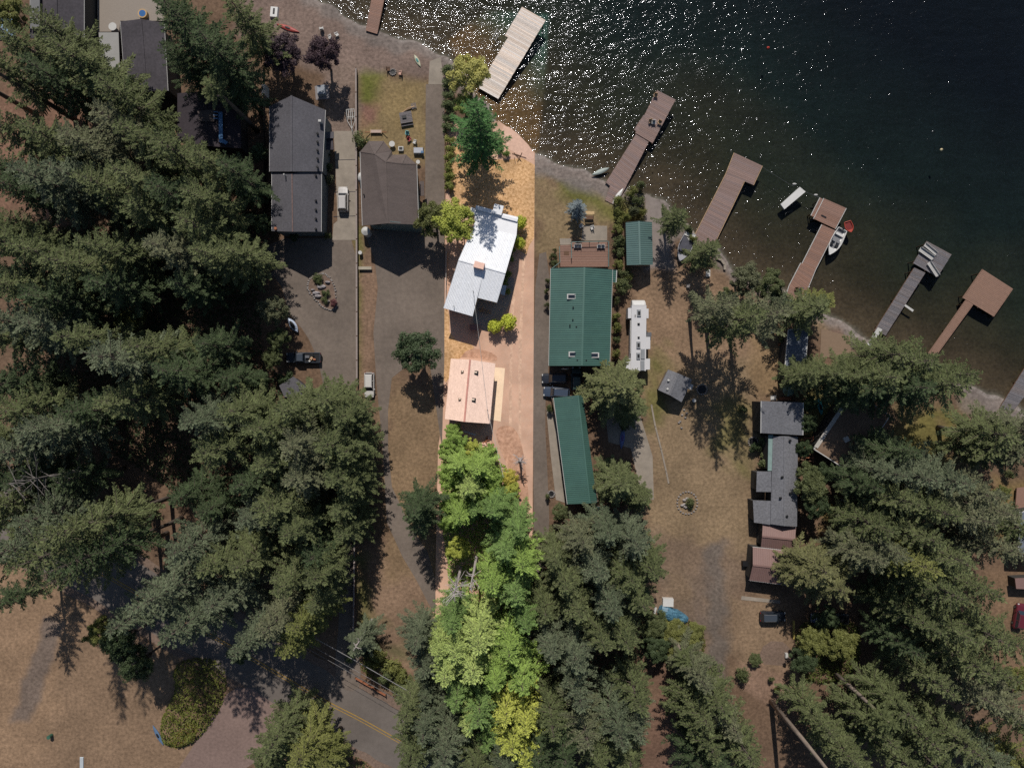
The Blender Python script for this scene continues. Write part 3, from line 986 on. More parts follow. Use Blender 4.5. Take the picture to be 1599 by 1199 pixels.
# --- right-hand long grey house
t = thing('rambling_house', 'long rambling house of joined grey shingled roofs with small black vents', 'house', tuple(P(1222, 740)[:2]) + (0,))
def add_flat(t, px, zs, roofm, wallm, inset=.3, th=.18, trim=None):
    pts = [P(x, y, zs[i]) for i, (x, y) in enumerate(px)]
    cen = sum(pts, Vector()) / len(pts)
    tint(slope(t, pts, roofm, th, 'roof_slope'), .03)
    wl = [(cen.x + (p.x - cen.x) * (1 - inset / max((p - cen).length, 1)), cen.y + (p.y - cen.y) * (1 - inset / max((p - cen).length, 1))) for p in pts]
    mb = MB(); mb.prism(wl, 0, [p.z - th - .004 for p in pts]); mb.build('wall', wallm, t, world=True)
    if trim:
        for i in trim:
            bar(t, pts[i] + Vector((0, 0, .03)), pts[(i + 1) % len(pts)] + Vector((0, 0, .03)), .14, .15, WHITE_T, 'gutter')
add_flat(t, [(1188.5, 626), (1254.4, 628.5), (1253.7, 679.4), (1188, 676)], [5.6, 5.6, 5.0, 5.0], SHING_G, WALL_D, trim=(1, 3))
A, B, C_, D = P(1207, 681, 4.0), P(1246, 682, 4.0), P(1244.5, 822, 4.0), P(1203, 818, 4.0)
R0, R1 = P(1225, 681, 4.9), P(1225, 821, 4.9)
tint(slope(t, [A, R0, R1, D], SHING_G), .03); tint(slope(t, [R0, B, C_, R1], SHING_G), .03)
walls_gable(t, (A, B, C_, D), (R0, R1), 4.0, WALL_D, .3)
bar(t, R0 + up, R1 + up, .25, .05, SHING_G, 'ridge_cap')
add_flat(t, [(1200, 679), (1207, 679), (1207, 735), (1199, 735)], [3.9, 3.9, 3.9, 3.9], mat('pale_green_roof', lin(120, 140, 136), .7), WALL_D)
add_flat(t, [(1182, 736), (1204.5, 736), (1204, 768), (1181, 767.5)], [3.6, 3.9, 3.9, 3.6], SHING_G, WALL_D)
add_flat(t, [(1175.8, 781), (1203.5, 782), (1202.5, 819), (1177.5, 815.6)], [3.6, 3.9, 3.9, 3.6], SHING_G, WALL_D)
for x, y in ((1234, 688), (1221.5, 745), (1234.5, 770), (1219, 777.5), (1229, 806)): vent(t, x, y, 4.6, .18, .35)
t = gable('maroon_roof_shed', 'maroon metal gable roof butted against the lower end of the rambling grey house', 'shed',
          [(1188, 854), (1191, 818.5), (1243, 823.5), (1240, 860)], [(1190, 837), (1241.5, 842.5)], 3.2, 4.1, MAROON, WALL_D, panels=16, trim=WHITE_T, inset=.2, v=.02)
t = gable('maroon_carport', 'separate maroon metal roofed carport above the dark parked SUV', 'carport',
          [(1170, 905.6), (1175.5, 854), (1240, 861), (1235, 914)], [(1175.5, 882), (1238, 889)], 3.2, 4.3, MAROON, WALL_D, panels=22, trim=WHITE_T, inset=.2, v=.02)
# --- turned brown house and others near the right docks
flatb('brown_house', 'turned house with a flat brown roof and a wide white edge, half under firs', 'house', [(1271, 701), (1319, 628), (1331, 611), (1390, 649), (1330, 738.5)], 4.6, ROOF_BR, WALL_D, trim=WHITE_T)
t = bpy.data.objects['brown_house']
strip = [P(1270, 700, 3.4), P(1331, 609, 3.4), P(1324, 606, 3.1), P(1266, 697, 3.1)]
slope(t, [P(1277, 700, 4.75), P(1326, 627, 4.75), P(1320, 624.5, 4.75), P(1271.5, 697, 4.75)], mat('white_membrane', lin(170, 164, 156), .7, .15, 1.5), .06, 'parapet_cap')
roof_box(t, 1322.5, 686, 4.6, .9, .9, .4, WHITE_T, 'skylight', .5)
flatb('lakeside_cabin', 'narrow cabin with a blue grey roof beside the tan paved terrace', 'cabin', [(1231, 515), (1262, 513), (1256, 594), (1224, 592)], 3.6, mat('blue_grey_roof', lin(100, 106, 116), .8, .15, 1.5), WALL_D, trim=WHITE_T)
flatb('small_hut', 'tiny grey roofed hut above the right end of the rambling grey house', 'hut', [(1247, 596), (1259, 597), (1258, 609), (1247, 608)], 2.3, SHING_DK, WALL_D)
flatb('edge_house', 'grey blue roof cut by the right edge of the picture', 'house', [(1592, 800), (1640, 790), (1650, 870), (1590, 868)], 4, mat('blue_grey_roof', (.1, .1, .1)), WALL_D, trim=WHITE_T)
flatb('wooden_deck', 'red brown raised deck at the right edge beside the blue grey roof', 'deck', [(1588, 762), (1640, 755), (1640, 800), (1585, 800)], .8, DECK_R, WALL_D)
flatb('edge_shed', 'small red brown roofed shed at the right edge above the dark red car', 'shed', [(1585, 903), (1640, 900), (1640, 921), (1587, 919)], 2.4, MAROON, WALL_D)
flatb('parking_roof', 'small grey roof at the lower right corner behind the firs', 'shed', [(1508, 1163), (1550, 1160), (1552, 1190), (1510, 1192)], 2.5, SHING_G, WALL_D)
# --- top left houses
t = gable('corner_house', 'weathered dark roofed house cut by the top edge at the far left', 'house',
          [(47, -60), (131, -60), (131, 60), (47, 60)], [(88, -60), (88, 60)], 5, 6.5, SHING_DK, WALL_D, trim=WHITE_T)
slope(t, [P(47, -20, 5.8), P(62, -20, 6.4), P(62, 45, 6.4), P(47, 45, 5.8)], mat('light_grey_roof', lin(110, 110, 110), .8, .1, 1.5), .1, 'roof_patch')
t = gable('purple_grey_house', 'purplish grey gabled house below the deck with the round hot tub', 'house',
          [(188, 34), (256, 36), (262, 142), (196, 144)], [(220, 30), (229, 143)], 5.0, 5.9, SHING_DK, WALL_D, trim=WHITE_T)
flatb('white_annex', 'white flat roofed annex between the fir trunks and the purplish grey house', 'annex', [(154, 51), (185, 51), (187, 105), (158, 110)], 3.2, mat('pale_roof', lin(140, 138, 134), .7, .06, 1), WALL_D)
t = gable('dark_roof_cabin', 'dark roofed cabin with bright blue trim under the tall firs', 'cabin',
          [(277, 146), (375, 138), (376, 232), (277, 222)], [(322, 142), (322, 228)], 4.4, 5.4, mat('black_shingles', lin(52, 46, 50), .9, .2, 2, patch=.15), WALL_D)
BLUE = mat('blue_trim', lin(84, 124, 164), .6, .08, 1)
slope(t, [P(341, 175, 5.6), P(347, 175, 5.6), P(348, 224, 5.5), P(342, 222, 5.5)], BLUE, .12, 'blue_trim')
slope(t, [P(342, 219, 5.55), P(348, 217, 5.55), P(356, 222, 5.4), P(352, 226, 5.4)], BLUE, .1, 'blue_trim')
slope(t, [P(308, 174, 5.9), P(336, 171, 6.1), P(335, 190, 5.5), P(312, 190, 5.5)], SHING_B, .12, 'dormer_roof')
for k in range(3):
    slope(t, [P(333.5, 174 + 5 * k, 6.2), P(340, 174.6 + 5 * k, 6.2), P(340, 176 + 5 * k, 6.2), P(333.5, 175.4 + 5 * k, 6.2)], BLUE, .08, 'blue_trim')
flatb('deck_terrace', 'pale boarded terrace with a hot tub at the top left edge', 'deck', [(152, -30), (258, -30), (257, 33), (188, 33), (186, 50), (152, 50)], .9, mat('pale_boards', lin(136, 126, 116), .8, .08, 2, stretch=(1, 4, 1)), WALL_D)
t = thing('hot_tub', 'round hot tub with a yellow rim on the pale terrace', 'hot tub', tuple(P(222.5, 21.5, 1.6)[:2]) + (.93,))
mb = MB(); mb.cyl((0, 0, 0), .85, .75, 20); mb.build('tub', mat('tub_wood', lin(170, 140, 96), .6), t)
mb = MB(); mb.cyl((0, 0, .752), .62, .02, 20); mb.build('water', mat('tub_water', lin(60, 100, 150), .1, spec=.6), t)
t = thing('round_table', 'round glass patio table beside the white annex roof', 'table', tuple(P(176, 42, 1.6)[:2]) + (.93,))
mb = MB(); mb.cyl((0, 0, .7), .75, .05, 20); mb.build('tabletop', WHITE_T, t)
mb = MB(); mb.cyl((0, 0, 0), .08, .69, 8); mb.build('leg', METAL, t)
slope_ = flatb('small_shingle_roof', 'little grey peaked playhouse roof at the wood edge below the dark pickup', 'playhouse', [(436, 602), (458, 588), (478, 604), (470, 622), (444, 620)], 2.6, SHING_D, WALL_D)

# --- raised deck of the green house
t = thing('raised_deck', 'red brown boarded deck with green railing at the lake side of the green roofed house', 'deck', tuple(P(912, 400)[:2]) + (0,))
NB = 15
for i in range(NB):
    y0, y1 = 378 + (417 - 378) * i / NB, 378 + (417 - 378) * (i + 1) / NB
    x0 = 874.5 if y0 > 383 else 892
    mb = MB(); mb.slab([P(x0, y0, 1.0), P(950, y0, 1.0), P(950, y1 - .35, 1.0), P(x0, y1 - .35, 1.0)], .08)
    tint(mb.build('board', DECK_R, t, world=True), .07)
mb = MB(); mb.prism([tuple(P(x, y, .9)[:2]) for x, y in ((875.5, 383), (949.5, 379), (949.5, 417), (875.5, 417))], 0, .90); mb.build('frame', WOOD, t, world=True)
GT = mat('green_grey_rail', lin(92, 112, 108), .6)
for a, b in (((892, 378), (950, 377)), ((950.5, 377), (950.5, 416)), ((892.5, 378), (892.5, 403)), ((873.5, 385), (874.5, 410)), ((874, 410), (862, 419))):
    bar(t, P(*a, 2.0), P(*b, 2.0), .12, .08, GT, 'handrail')
    pa, pb = P(*a, 2.0), P(*b, 2.0)
    nn = max(2, int((pb - pa).length / 1.6))
    for k in range(nn + 1):
        c = lerp(pa, pb, k / nn)
        mb = MB(); mb.box((c.x, c.y, 1.46), (.09, .09, .90)); mb.build('baluster', GT, t, world=True)
mb = MB(); p = P(884.5, 395.5, 1.0); mb.box((p.x, p.y, 1.02), (.95, .75, .04)); mb.build('floor_hatch', WOOD, t, world=True)
flatb('deck_landing', 'grey landing at the upper left corner of the red brown deck', 'landing', [(874, 372.5), (892, 372.5), (892, 382.5), (874.5, 382.5)], .6, CONC, WALL_D, th=.1)

# ------------------------------------------------------------------ docks
def dock(label, decks, m, trim=None, pw=.30, group='docks reaching into the lake', name='dock', piles=True, v=.09, zz=.15):
    """decks: list of pixel quads (A,B,C,D): planks run A->B, stacked from AB to DC"""
    c = P(*decks[0][0], 0)
    t = thing(name, label, 'dock', (c.x, c.y, 0), group=group)
    for j, qd in enumerate(decks):
        z = zz + .006 * j
        A, B, C_, D = [P(x, y, z) for x, y in qd]
        n = max(2, int(((D - A).length + (C_ - B).length) / 2 / pw))
        for i in range(n):
            t0, t1 = i / n, (i + .93) / n
            ov = R.uniform(-.03, .03)
            s_ = (B - A).normalized() * ov
            dz = Vector((0, 0, R.uniform(-.004, .004)))
            mb = MB(); mb.slab([lerp(A, D, t0) + s_ + dz, lerp(B, C_, t0) + s_ + dz, lerp(B, C_, t1) + s_ + dz, lerp(A, D, t1) + s_ + dz], .05)
            tint(mb.build('plank', m, t, world=True), v)
        dn = Vector((0, 0, -.062))
        for p_, q_ in ((A, D), (B, C_), ((A + B) / 2, (C_ + D) / 2)):
            inw = ((A + B + C_ + D) / 4 - p_).normalized() * .12
            bar(t, p_ + dn + inw, q_ + dn + inw, .12, .2, WOOD, 'stringer')
        if trim:
            for p_, q_ in ((A, D), (B, C_)):
                o_ = ((p_ + q_) / 2 - (A + B + C_ + D) / 4).normalized() * .09
                bar(t, p_ + o_ + Vector((0, 0, .01)), q_ + o_ + Vector((0, 0, .01)), .1, .2, trim, 'edge_board')
        if piles:
            L_ = (D - A).length
            k = max(1, int(L_ / 5))
            for i in range(k + 1):
                for e0, e1 in ((A, D), (B, C_)):
                    p_ = lerp(e0, e1, (i + .1) / (k + .2))
                    inw = ((A + B + C_ + D) / 4 - p_).normalized() * .25
                    mb = MB(); mb.cyl((p_.x + inw.x, p_.y + inw.y, -3.5), .11, 3.42, 8); mb.build('pile', WOOD, t, world=True)
    return t


dock('short brown dock reaching past the top edge from the west beach', [[(571, 48), (589, 53.5), (612, -60), (592, -65)]], DECK_R)
dock('bleached pale dock beside the yellow green tree', [[(815, 11), (852, 32), (825, 77), (788, 56)], [(793, 59), (825, 77), (778, 155), (746, 137)]], DECK_W, v=.16)
dock('dock with a smooth pinkish head and slatted brown walkway', [[(1026, 141), (1055, 156), (1019, 224), (992, 208)], [(1005, 180), (1009, 182), (995, 206), (990, 203)], [(993, 210), (1013, 222), (970, 306), (946, 285)], [(955, 284), (972, 294), (959, 320), (945, 313)]], DECK_P, v=.13)
dock('L shaped brown dock with a yellow wood edge reaching the beached boat', [[(1147, 239), (1190, 259), (1176, 289), (1134, 272)], [(1134, 272), (1162, 283), (1105, 402), (1077, 384)]], DECK_P, trim=WOODL, v=.12)
dock('red brown dock with the white motorboat tied alongside', [[(1287, 310), (1321, 325), (1304, 357.5), (1271, 342)], [(1281, 309), (1285, 311), (1271, 339), (1267, 337)], [(1284, 351), (1304, 360), (1273, 421), (1253, 412)], [(1251, 411), (1273, 421), (1254, 468), (1233, 446)], [(1233, 446), (1258, 456), (1237, 497), (1219, 489)]], DECK_R, trim=WHITE_T, v=.12)
dock('weathered grey dock with three white benches on its head', [[(1447, 376.5), (1486, 397.5), (1464, 433), (1426, 411)], [(1428, 418), (1445, 426), (1383, 524), (1366, 516)]], DECK_G, v=.16)
dock('newest dock, plain orange brown with a wide square head', [[(1535, 421), (1581, 450.5), (1551, 494), (1504, 465.5)], [(1509, 469), (1519, 475), (1453, 566), (1445, 560)]], DECK_O, trim=DECK_O, v=.03)
dock('grey plank dock cut by the right edge', [[(1612, 556), (1638, 570), (1581, 643), (1561, 637)]], DECK_G, v=.14)
# gangways, rafts and dock furniture
def slabthing(name, label, cat, px, z0, z1, m, group=None):
    pts = [P(x, y, z1) for x, y in px]
    c = sum(pts, Vector()) / len(pts)
    mb = MB(); mb.prism([(p.x - c.x, p.y - c.y) for p in pts], z0, z1)
    o = mb.build(name, m, loc=(c.x, c.y, 0))
    return tag(o, label, cat, group)
t = thing('gangway', 'narrow white gangway from the shore onto the weathered grey dock', 'gangway', tuple(P(1365, 528)[:2]) + (0,))
for a, b in (((1371, 511), (1378, 515)), ((1362, 526), (1369, 530))):
    pass
for i in range(3):
    k0, k1 = i / 3, (i + .94) / 3
    A_, B_, C__, D_ = (1371, 511), (1378, 514.5), (1358, 544), (1351.5, 541)
    f = lambda u, w, k: (u[0] + (w[0] - u[0]) * k, u[1] + (w[1] - u[1]) * k)
    mb = MB(); mb.slab([P(*f(A_, D_, k0), .35), P(*f(B_, C__, k0), .35), P(*f(B_, C__, k1), .35), P(*f(A_, D_, k1), .35)], .08)
    mb.build('tread', WHITE_T, t, world=True)
slabthing('swim_raft', 'white floating swim raft tethered left of the dock with the motorboat', 'raft', [(1219, 319), (1225, 327), (1258, 299.5), (1249, 292)], -.6, -.05, WHITE_H)
slabthing('boarding_plank', 'short pale plank sticking out from the side of the grey dock', 'plank', [(1411, 477), (1413, 474.5), (1427, 484), (1425, 487)], .05, .12, WHITE_T)
def bench(a, b, w, label, z=.16, name='bench', group=None, m=WHITE_T):
    pa, pb = P(*a, z + .42), P(*b, z + .42)
    c = (pa + pb) / 2
    L_ = (pb - pa).length
    t = thing(name, label, 'bench', (c.x, c.y, z), math.atan2(pb.y - pa.y, pb.x - pa.x), group)
    for k in range(3):
        mb = MB(); mb.box((0, (k - 1) * w / 3, .42), (L_, w / 3 * .85, .05)); mb.build('seat', m, t)
    for sx in (-1, 1):
        mb = MB(); mb.box((sx * L_ * .38, 0, .195), (.08, w * .9, .39)); mb.build('leg', m, t)
    mb = MB(); mb.box((0, w / 2 + .02, .62), (L_, .05, .34)); mb.build('backrest', m, t)
    return t
bench((1436, 389), (1457, 404), .8, 'white bench nearest the outer left edge of the grey dock head', name='dock_bench')
bench((1444, 382), (1462, 397), .6, 'white bench in the middle of the grey dock head', name='dock_bench')
bench((1450, 410), (1464, 431), .7, 'white bench near the shore side corner of the grey dock head', name='dock_bench')
slabthing('floating_dock_mat', 'short dark strip lying on the red brown dock head', 'mat', [(1283, 335), (1291, 339), (1290, 341), (1282, 337)], .17, .22, BLACKP)
# ------------------------------------------------------------------ trees
def quads_mesh(name, V, m):
    """V: (n,4,3) array"""
    V = np.asarray(V, np.float32)
    n = len(V)
    me = bpy.data.meshes.new(name)
    me.vertices.add(n * 4)
    me.vertices.foreach_set('co', V.reshape(-1))
    me.loops.add(n * 4)
    me.loops.foreach_set('vertex_index', np.arange(n * 4, dtype=np.int32))
    me.polygons.add(n)
    me.polygons.foreach_set('loop_start', np.arange(0, n * 4, 4, dtype=np.int32))
    me.update(calc_edges=True)
    me.materials.append(m)
    return me


def rhomb(base, d, n, L_, w, r):
    """leaf spray: base point, direction, rough normal"""
    d = d / np.linalg.norm(d)
    s = np.cross(d, n)
    s /= np.linalg.norm(s) + 1e-9
    n2 = np.cross(s, d)
    roll = r.uniform(-.6, .6)
    s = s * math.cos(roll) + n2 * math.sin(roll)
    return [base, base + d * L_ * .45 + s * w * .5, base + d * L_, base + d * L_ * .45 - s * w * .5]


def fir_mesh(seed, Ht=24.0, Rd=4.4, zb=.22, nw=36, dens=1.0, sag=.18, sparse=0.0):
    r = random.Random(seed)
    V = []
    twigs = MB()
    lopside = r.uniform(0, 2 * PI)
    for i in range(nw):
        t = (i + r.uniform(-.3, .3)) / nw
        t = min(max(t, 0), .995)
        z = Ht * (zb + (1 - zb) * t)
        prof = (1 - t) ** .72 * (.72 + .28 * min(1, t / .18))
        nb = 4 if t > .85 else r.choice((5, 5, 6))
        a0 = r.uniform(0, 2 * PI)
        for b in range(nb):
            if r.random() < sparse: continue
            az = a0 + 2 * PI * b / nb + r.uniform(-.35, .35)
            L_ = Rd * prof * r.choice((r.uniform(.4, .85), r.uniform(.8, 1.15), r.uniform(1.0, 1.4))) * (1 + .15 * math.cos(az - lopside)) + .3
            dr = np.array([math.cos(az), math.sin(az), 0.0])
            sd_ = np.array([-math.sin(az), math.cos(az), 0.0])
            drp = sag + .35 * (1 - t) * r.uniform(.5, 1.3) - .25 * t
            curl = r.uniform(.1, .3)
            bend = r.uniform(-.18, .18)

            def pt(s):
                return dr * (L_ * s) + sd_ * (bend * L_ * s * s) + np.array([0, 0, z - drp * L_ * s + curl * L_ * s ** 3 + .25 * t * L_ * s])
            step = .235 / dens
            k = max(4, int(L_ / step))
            pts = [pt(s) for s in (0, .35, .7, 1)]
            twigs.tube([tuple(p) for p in pts], [.07 * (1 - t) + .025, .05 * (1 - t) + .02, .025, .01], 3, cap=False)
            for q in range(k):
                s = .16 + .84 * (q + r.random() * .6) / k
                p = pt(s)
                tang = pt(min(s + .05, 1.05)) - pt(s - .05)
                tang = tang / (np.linalg.norm(tang) + 1e-9)
                tl = (.34 * (1 - s) + .05) * L_ * r.uniform(.6, 1.15)
                tl = min(max(tl, .3), 1.25)
                for sg in (-1, 1):
                    if r.random() < .08: continue
                    ang = r.uniform(.6, 1.05)
                    d = tang * math.cos(ang) + sd_ * sg * math.sin(ang) + np.array([0, 0, r.uniform(-.35, .1)])
                    n_ = np.array([r.uniform(-.25, .25), r.uniform(-.25, .25), 1.0])
                    m_ = 1 if tl < .4 else (2 if tl < .85 else 3)
                    for e in range(m_):
                        bb = p + d * tl * e / m_ * .85
                        V.append(rhomb(bb, d + np.array([0, 0, -.15 * e]), n_, tl / m_ * 1.45, .13 + .11 * r.random(), r))
                        if r.random() < .55:
                            d2 = d + sd_ * r.uniform(-.8, .8) + dr * r.uniform(-.3, .8)
                            V.append(rhomb(bb + d * .1, d2, n_, .22 + .25 * r.random(), .09 + .06 * r.random(), r))
            # tip spray
            V.append(rhomb(pt(.9), pt(1.05) - pt(.9), np.array([0, 0, 1.]), .5, .3, r))
    # leader
    for q in range(10):
        a = r.uniform(0, 2 * PI)
        V.append(rhomb(np.array([0, 0, Ht * (1 - .004 * q)]), np.array([math.cos(a), math.sin(a), .8]), np.array([0, 0, 1.]), .45, .16, r))
    return quads_mesh('crown', V, NEEDLE), twigs


def trunk_mesh(Ht, r0, twigs=None, top=.98, wob=.15, seed=0):
    r = random.Random(seed)
    mb = MB()
    n = 7
    pts = [(r.uniform(-wob, wob) * (i > 0), r.uniform(-wob, wob) * (i > 0), Ht * top * i / n - (.2 if i == 0 else 0)) for i in range(n + 1)]
    rad = [r0 * (1.25 if i == 0 else 1) * (1 - .93 * i / n) for i in range(n + 1)]
    mb.tube(pts, rad, 8)
    if twigs is not None: mb.add(twigs.v, twigs.f)
    me = mb.mesh('trunk', BARK)
    me.polygons.foreach_set('use_smooth', [True] * len(me.polygons))
    return me


def leafy_mesh(seed, rad=4.0, hh=3.6, zc=7.0, nclump=62, per=170, leaf=.29, cr=(.45, .95), flat=.8, inner=.35):
    """round crown of leaf clumps"""
    r = np.random.RandomState(seed)
    V = []
    cens = []
    for i in range(nclump):
        u = r.normal(size=3)
        u /= np.linalg.norm(u)
        if u[2] < -.35: u[2] *= -.6
        k = r.uniform(inner, .82) ** .6
        cens.append(np.array([u[0] * rad * k, u[1] * rad * k, zc + u[2] * hh * k]))
    for c in cens:
        q = r.uniform(*cr)
        d = r.normal(size=(per, 3))
        d /= np.linalg.norm(d, axis=1)[:, None]
        d[:, 2] = np.where(d[:, 2] < -.2, -d[:, 2], d[:, 2])
        pos = c + d * q * r.uniform(.35, 1.2, size=(per, 1)) * np.array([1, 1, flat])
        nrm = d + r.normal(scale=.55, size=(per, 3)) + np.array([0, 0, .5])
        nrm /= np.linalg.norm(nrm, axis=1)[:, None]
        t1 = np.cross(nrm, r.normal(size=(per, 3)))
        t1 /= np.linalg.norm(t1, axis=1)[:, None]
        t2 = np.cross(nrm, t1)
        s = leaf * r.uniform(.6, 1.25, size=(per, 1))
        V.append(np.stack([pos - t1 * s * .6, pos - t2 * s * .38, pos + t1 * s * .6, pos + t2 * s * .38], 1))
    V = np.concatenate(V)
    me = quads_mesh('crown', V, LEAF)
    mb = MB()
    mb.tube([(0, 0, -.2), (.1, 0, zc * .5), (0, .1, zc)], [rad * .07, rad * .055, rad * .03], 8)
    for c in cens[:12]:
        mb.tube([(0, 0, zc * .45), tuple(np.array([0, 0, zc * .55]) * .5 + c * .5), tuple(c)], [rad * .03, rad * .02, rad * .008], 4)
    tm = mb.mesh('trunk', BARK)
    return me, tm


FIRS = []
for s_, (Ht, Rd, zb, nw, dn, sg, sp) in enumerate([(24, 4.7, .18, 25, 1.1, .20, .04), (24, 4.7, .30, 22, 1.1, .10, .08), (24, 4.6, .24, 24, 1.1, .28, .05),
                                                  (24, 4.9, .30, 20, 1.15, .12, .08), (24, 4.4, .16, 28, 1.05, .22, .02), (24, 4.9, .38, 18, 1.1, .05, .14), (24, 4.4, .12, 36, 1.1, .3, .0)]):
    cm, tw = fir_mesh(100 + s_, Ht, Rd, zb, nw, dn, sg, sp)
    FIRS.append((cm, trunk_mesh(Ht, .42, tw, seed=s_)))
LEAFY = [leafy_mesh(11), leafy_mesh(12, nclump=52, cr=(.5, 1.1)), leafy_mesh(13, hh=5.0, zc=7.5, nclump=70, cr=(.45, .9))]
BUSHES = [leafy_mesh(21, 1.2, 1.0, .8, 12, 90, .26, (.45, .75)), leafy_mesh(22, 1.2, .9, .75, 14, 80, .24, (.4, .7)), leafy_mesh(23, 1.15, 1.1, .9, 9, 120, .22, (.5, .8))]
BALL = leafy_mesh(31, .75, .75, .9, 22, 90, .17, (.38, .48), inner=.6)

TREES = []     # (root, image position, kind words) for the labels


def plant(meshes, name, px, py, zmid, sc, szc, col, words, cat, group=None, at_base=False, label=None):
    p = P(px, py, 0 if at_base else zmid)
    t = thing(name, label or 'x', cat, (p.x, p.y, 0), R.uniform(0, 2 * PI), group)
    t.scale = (sc, sc, szc)
    c = bpy.data.objects.new('crown', meshes[0]); COL.objects.link(c); c.parent = t
    v = R.uniform(-.10, .10)
    c.color = (col[0] * (1 + v), col[1] * (1 + v * .8), col[2] * (1 + v), 1)
    k = bpy.data.objects.new('trunk', meshes[1]); COL.objects.link(k); k.parent = t
    if not label: TREES.append((t, (px, py), words))
    return t


TINT = {0: (.062, .088, .038), 1: (.115, .134, .055), 2: (.114, .136, .078), 3: (.175, .185, .055), 4: (.140, .148, .080), 5: (.150, .152, .064)}
TW = {0: 'dark green', 1: 'olive green', 2: 'grey green', 3: 'yellow green', 4: 'dusty pale green', 5: 'broad tan green'}


def fir(px, py, h=25, r=4.6, tn=1, var=None, label=None, col=None, group='tall firs of the lakeside woods', at_base=False):
    m = FIRS[var if var is not None else R.randrange(6)]
    if py > 700 and px > 830: r *= .88
    elif px < 420: r *= .95
    size = 'tall' if h >= 24 else ('middling' if h >= 17 else 'small')
    return plant(m, 'fir_tree', px, py, .62 * h, r / 4.4, h / 24, col or TINT[tn], f'{size} {TW[tn]} fir', 'fir tree', group, at_base, label)


def leafy(px, py, r=3.5, h=10, tn=3, label=None, col=None, name='leafy_tree', var=None, group=None, w=None):
    m = LEAFY[var if var is not None else R.randrange(3)]
    return plant(m, name, px, py, .7 * h, r / 4.6, h / 10.6, col or TINT[tn], w or f'{TW[tn]} leafy tree', 'leafy tree', group, False, label)


def bush(px, py, r=1.2, h=1.8, tn=3, label=None, col=None, w=None, var=None, group=None):
    m = BUSHES[var if var is not None else R.randrange(3)]
    return plant(m, 'shrub', px, py, .5 * h, r / 1.5, h / 1.8, col or TINT[tn], w or f'{TW[tn]} shrub', 'shrub', group, False, label)


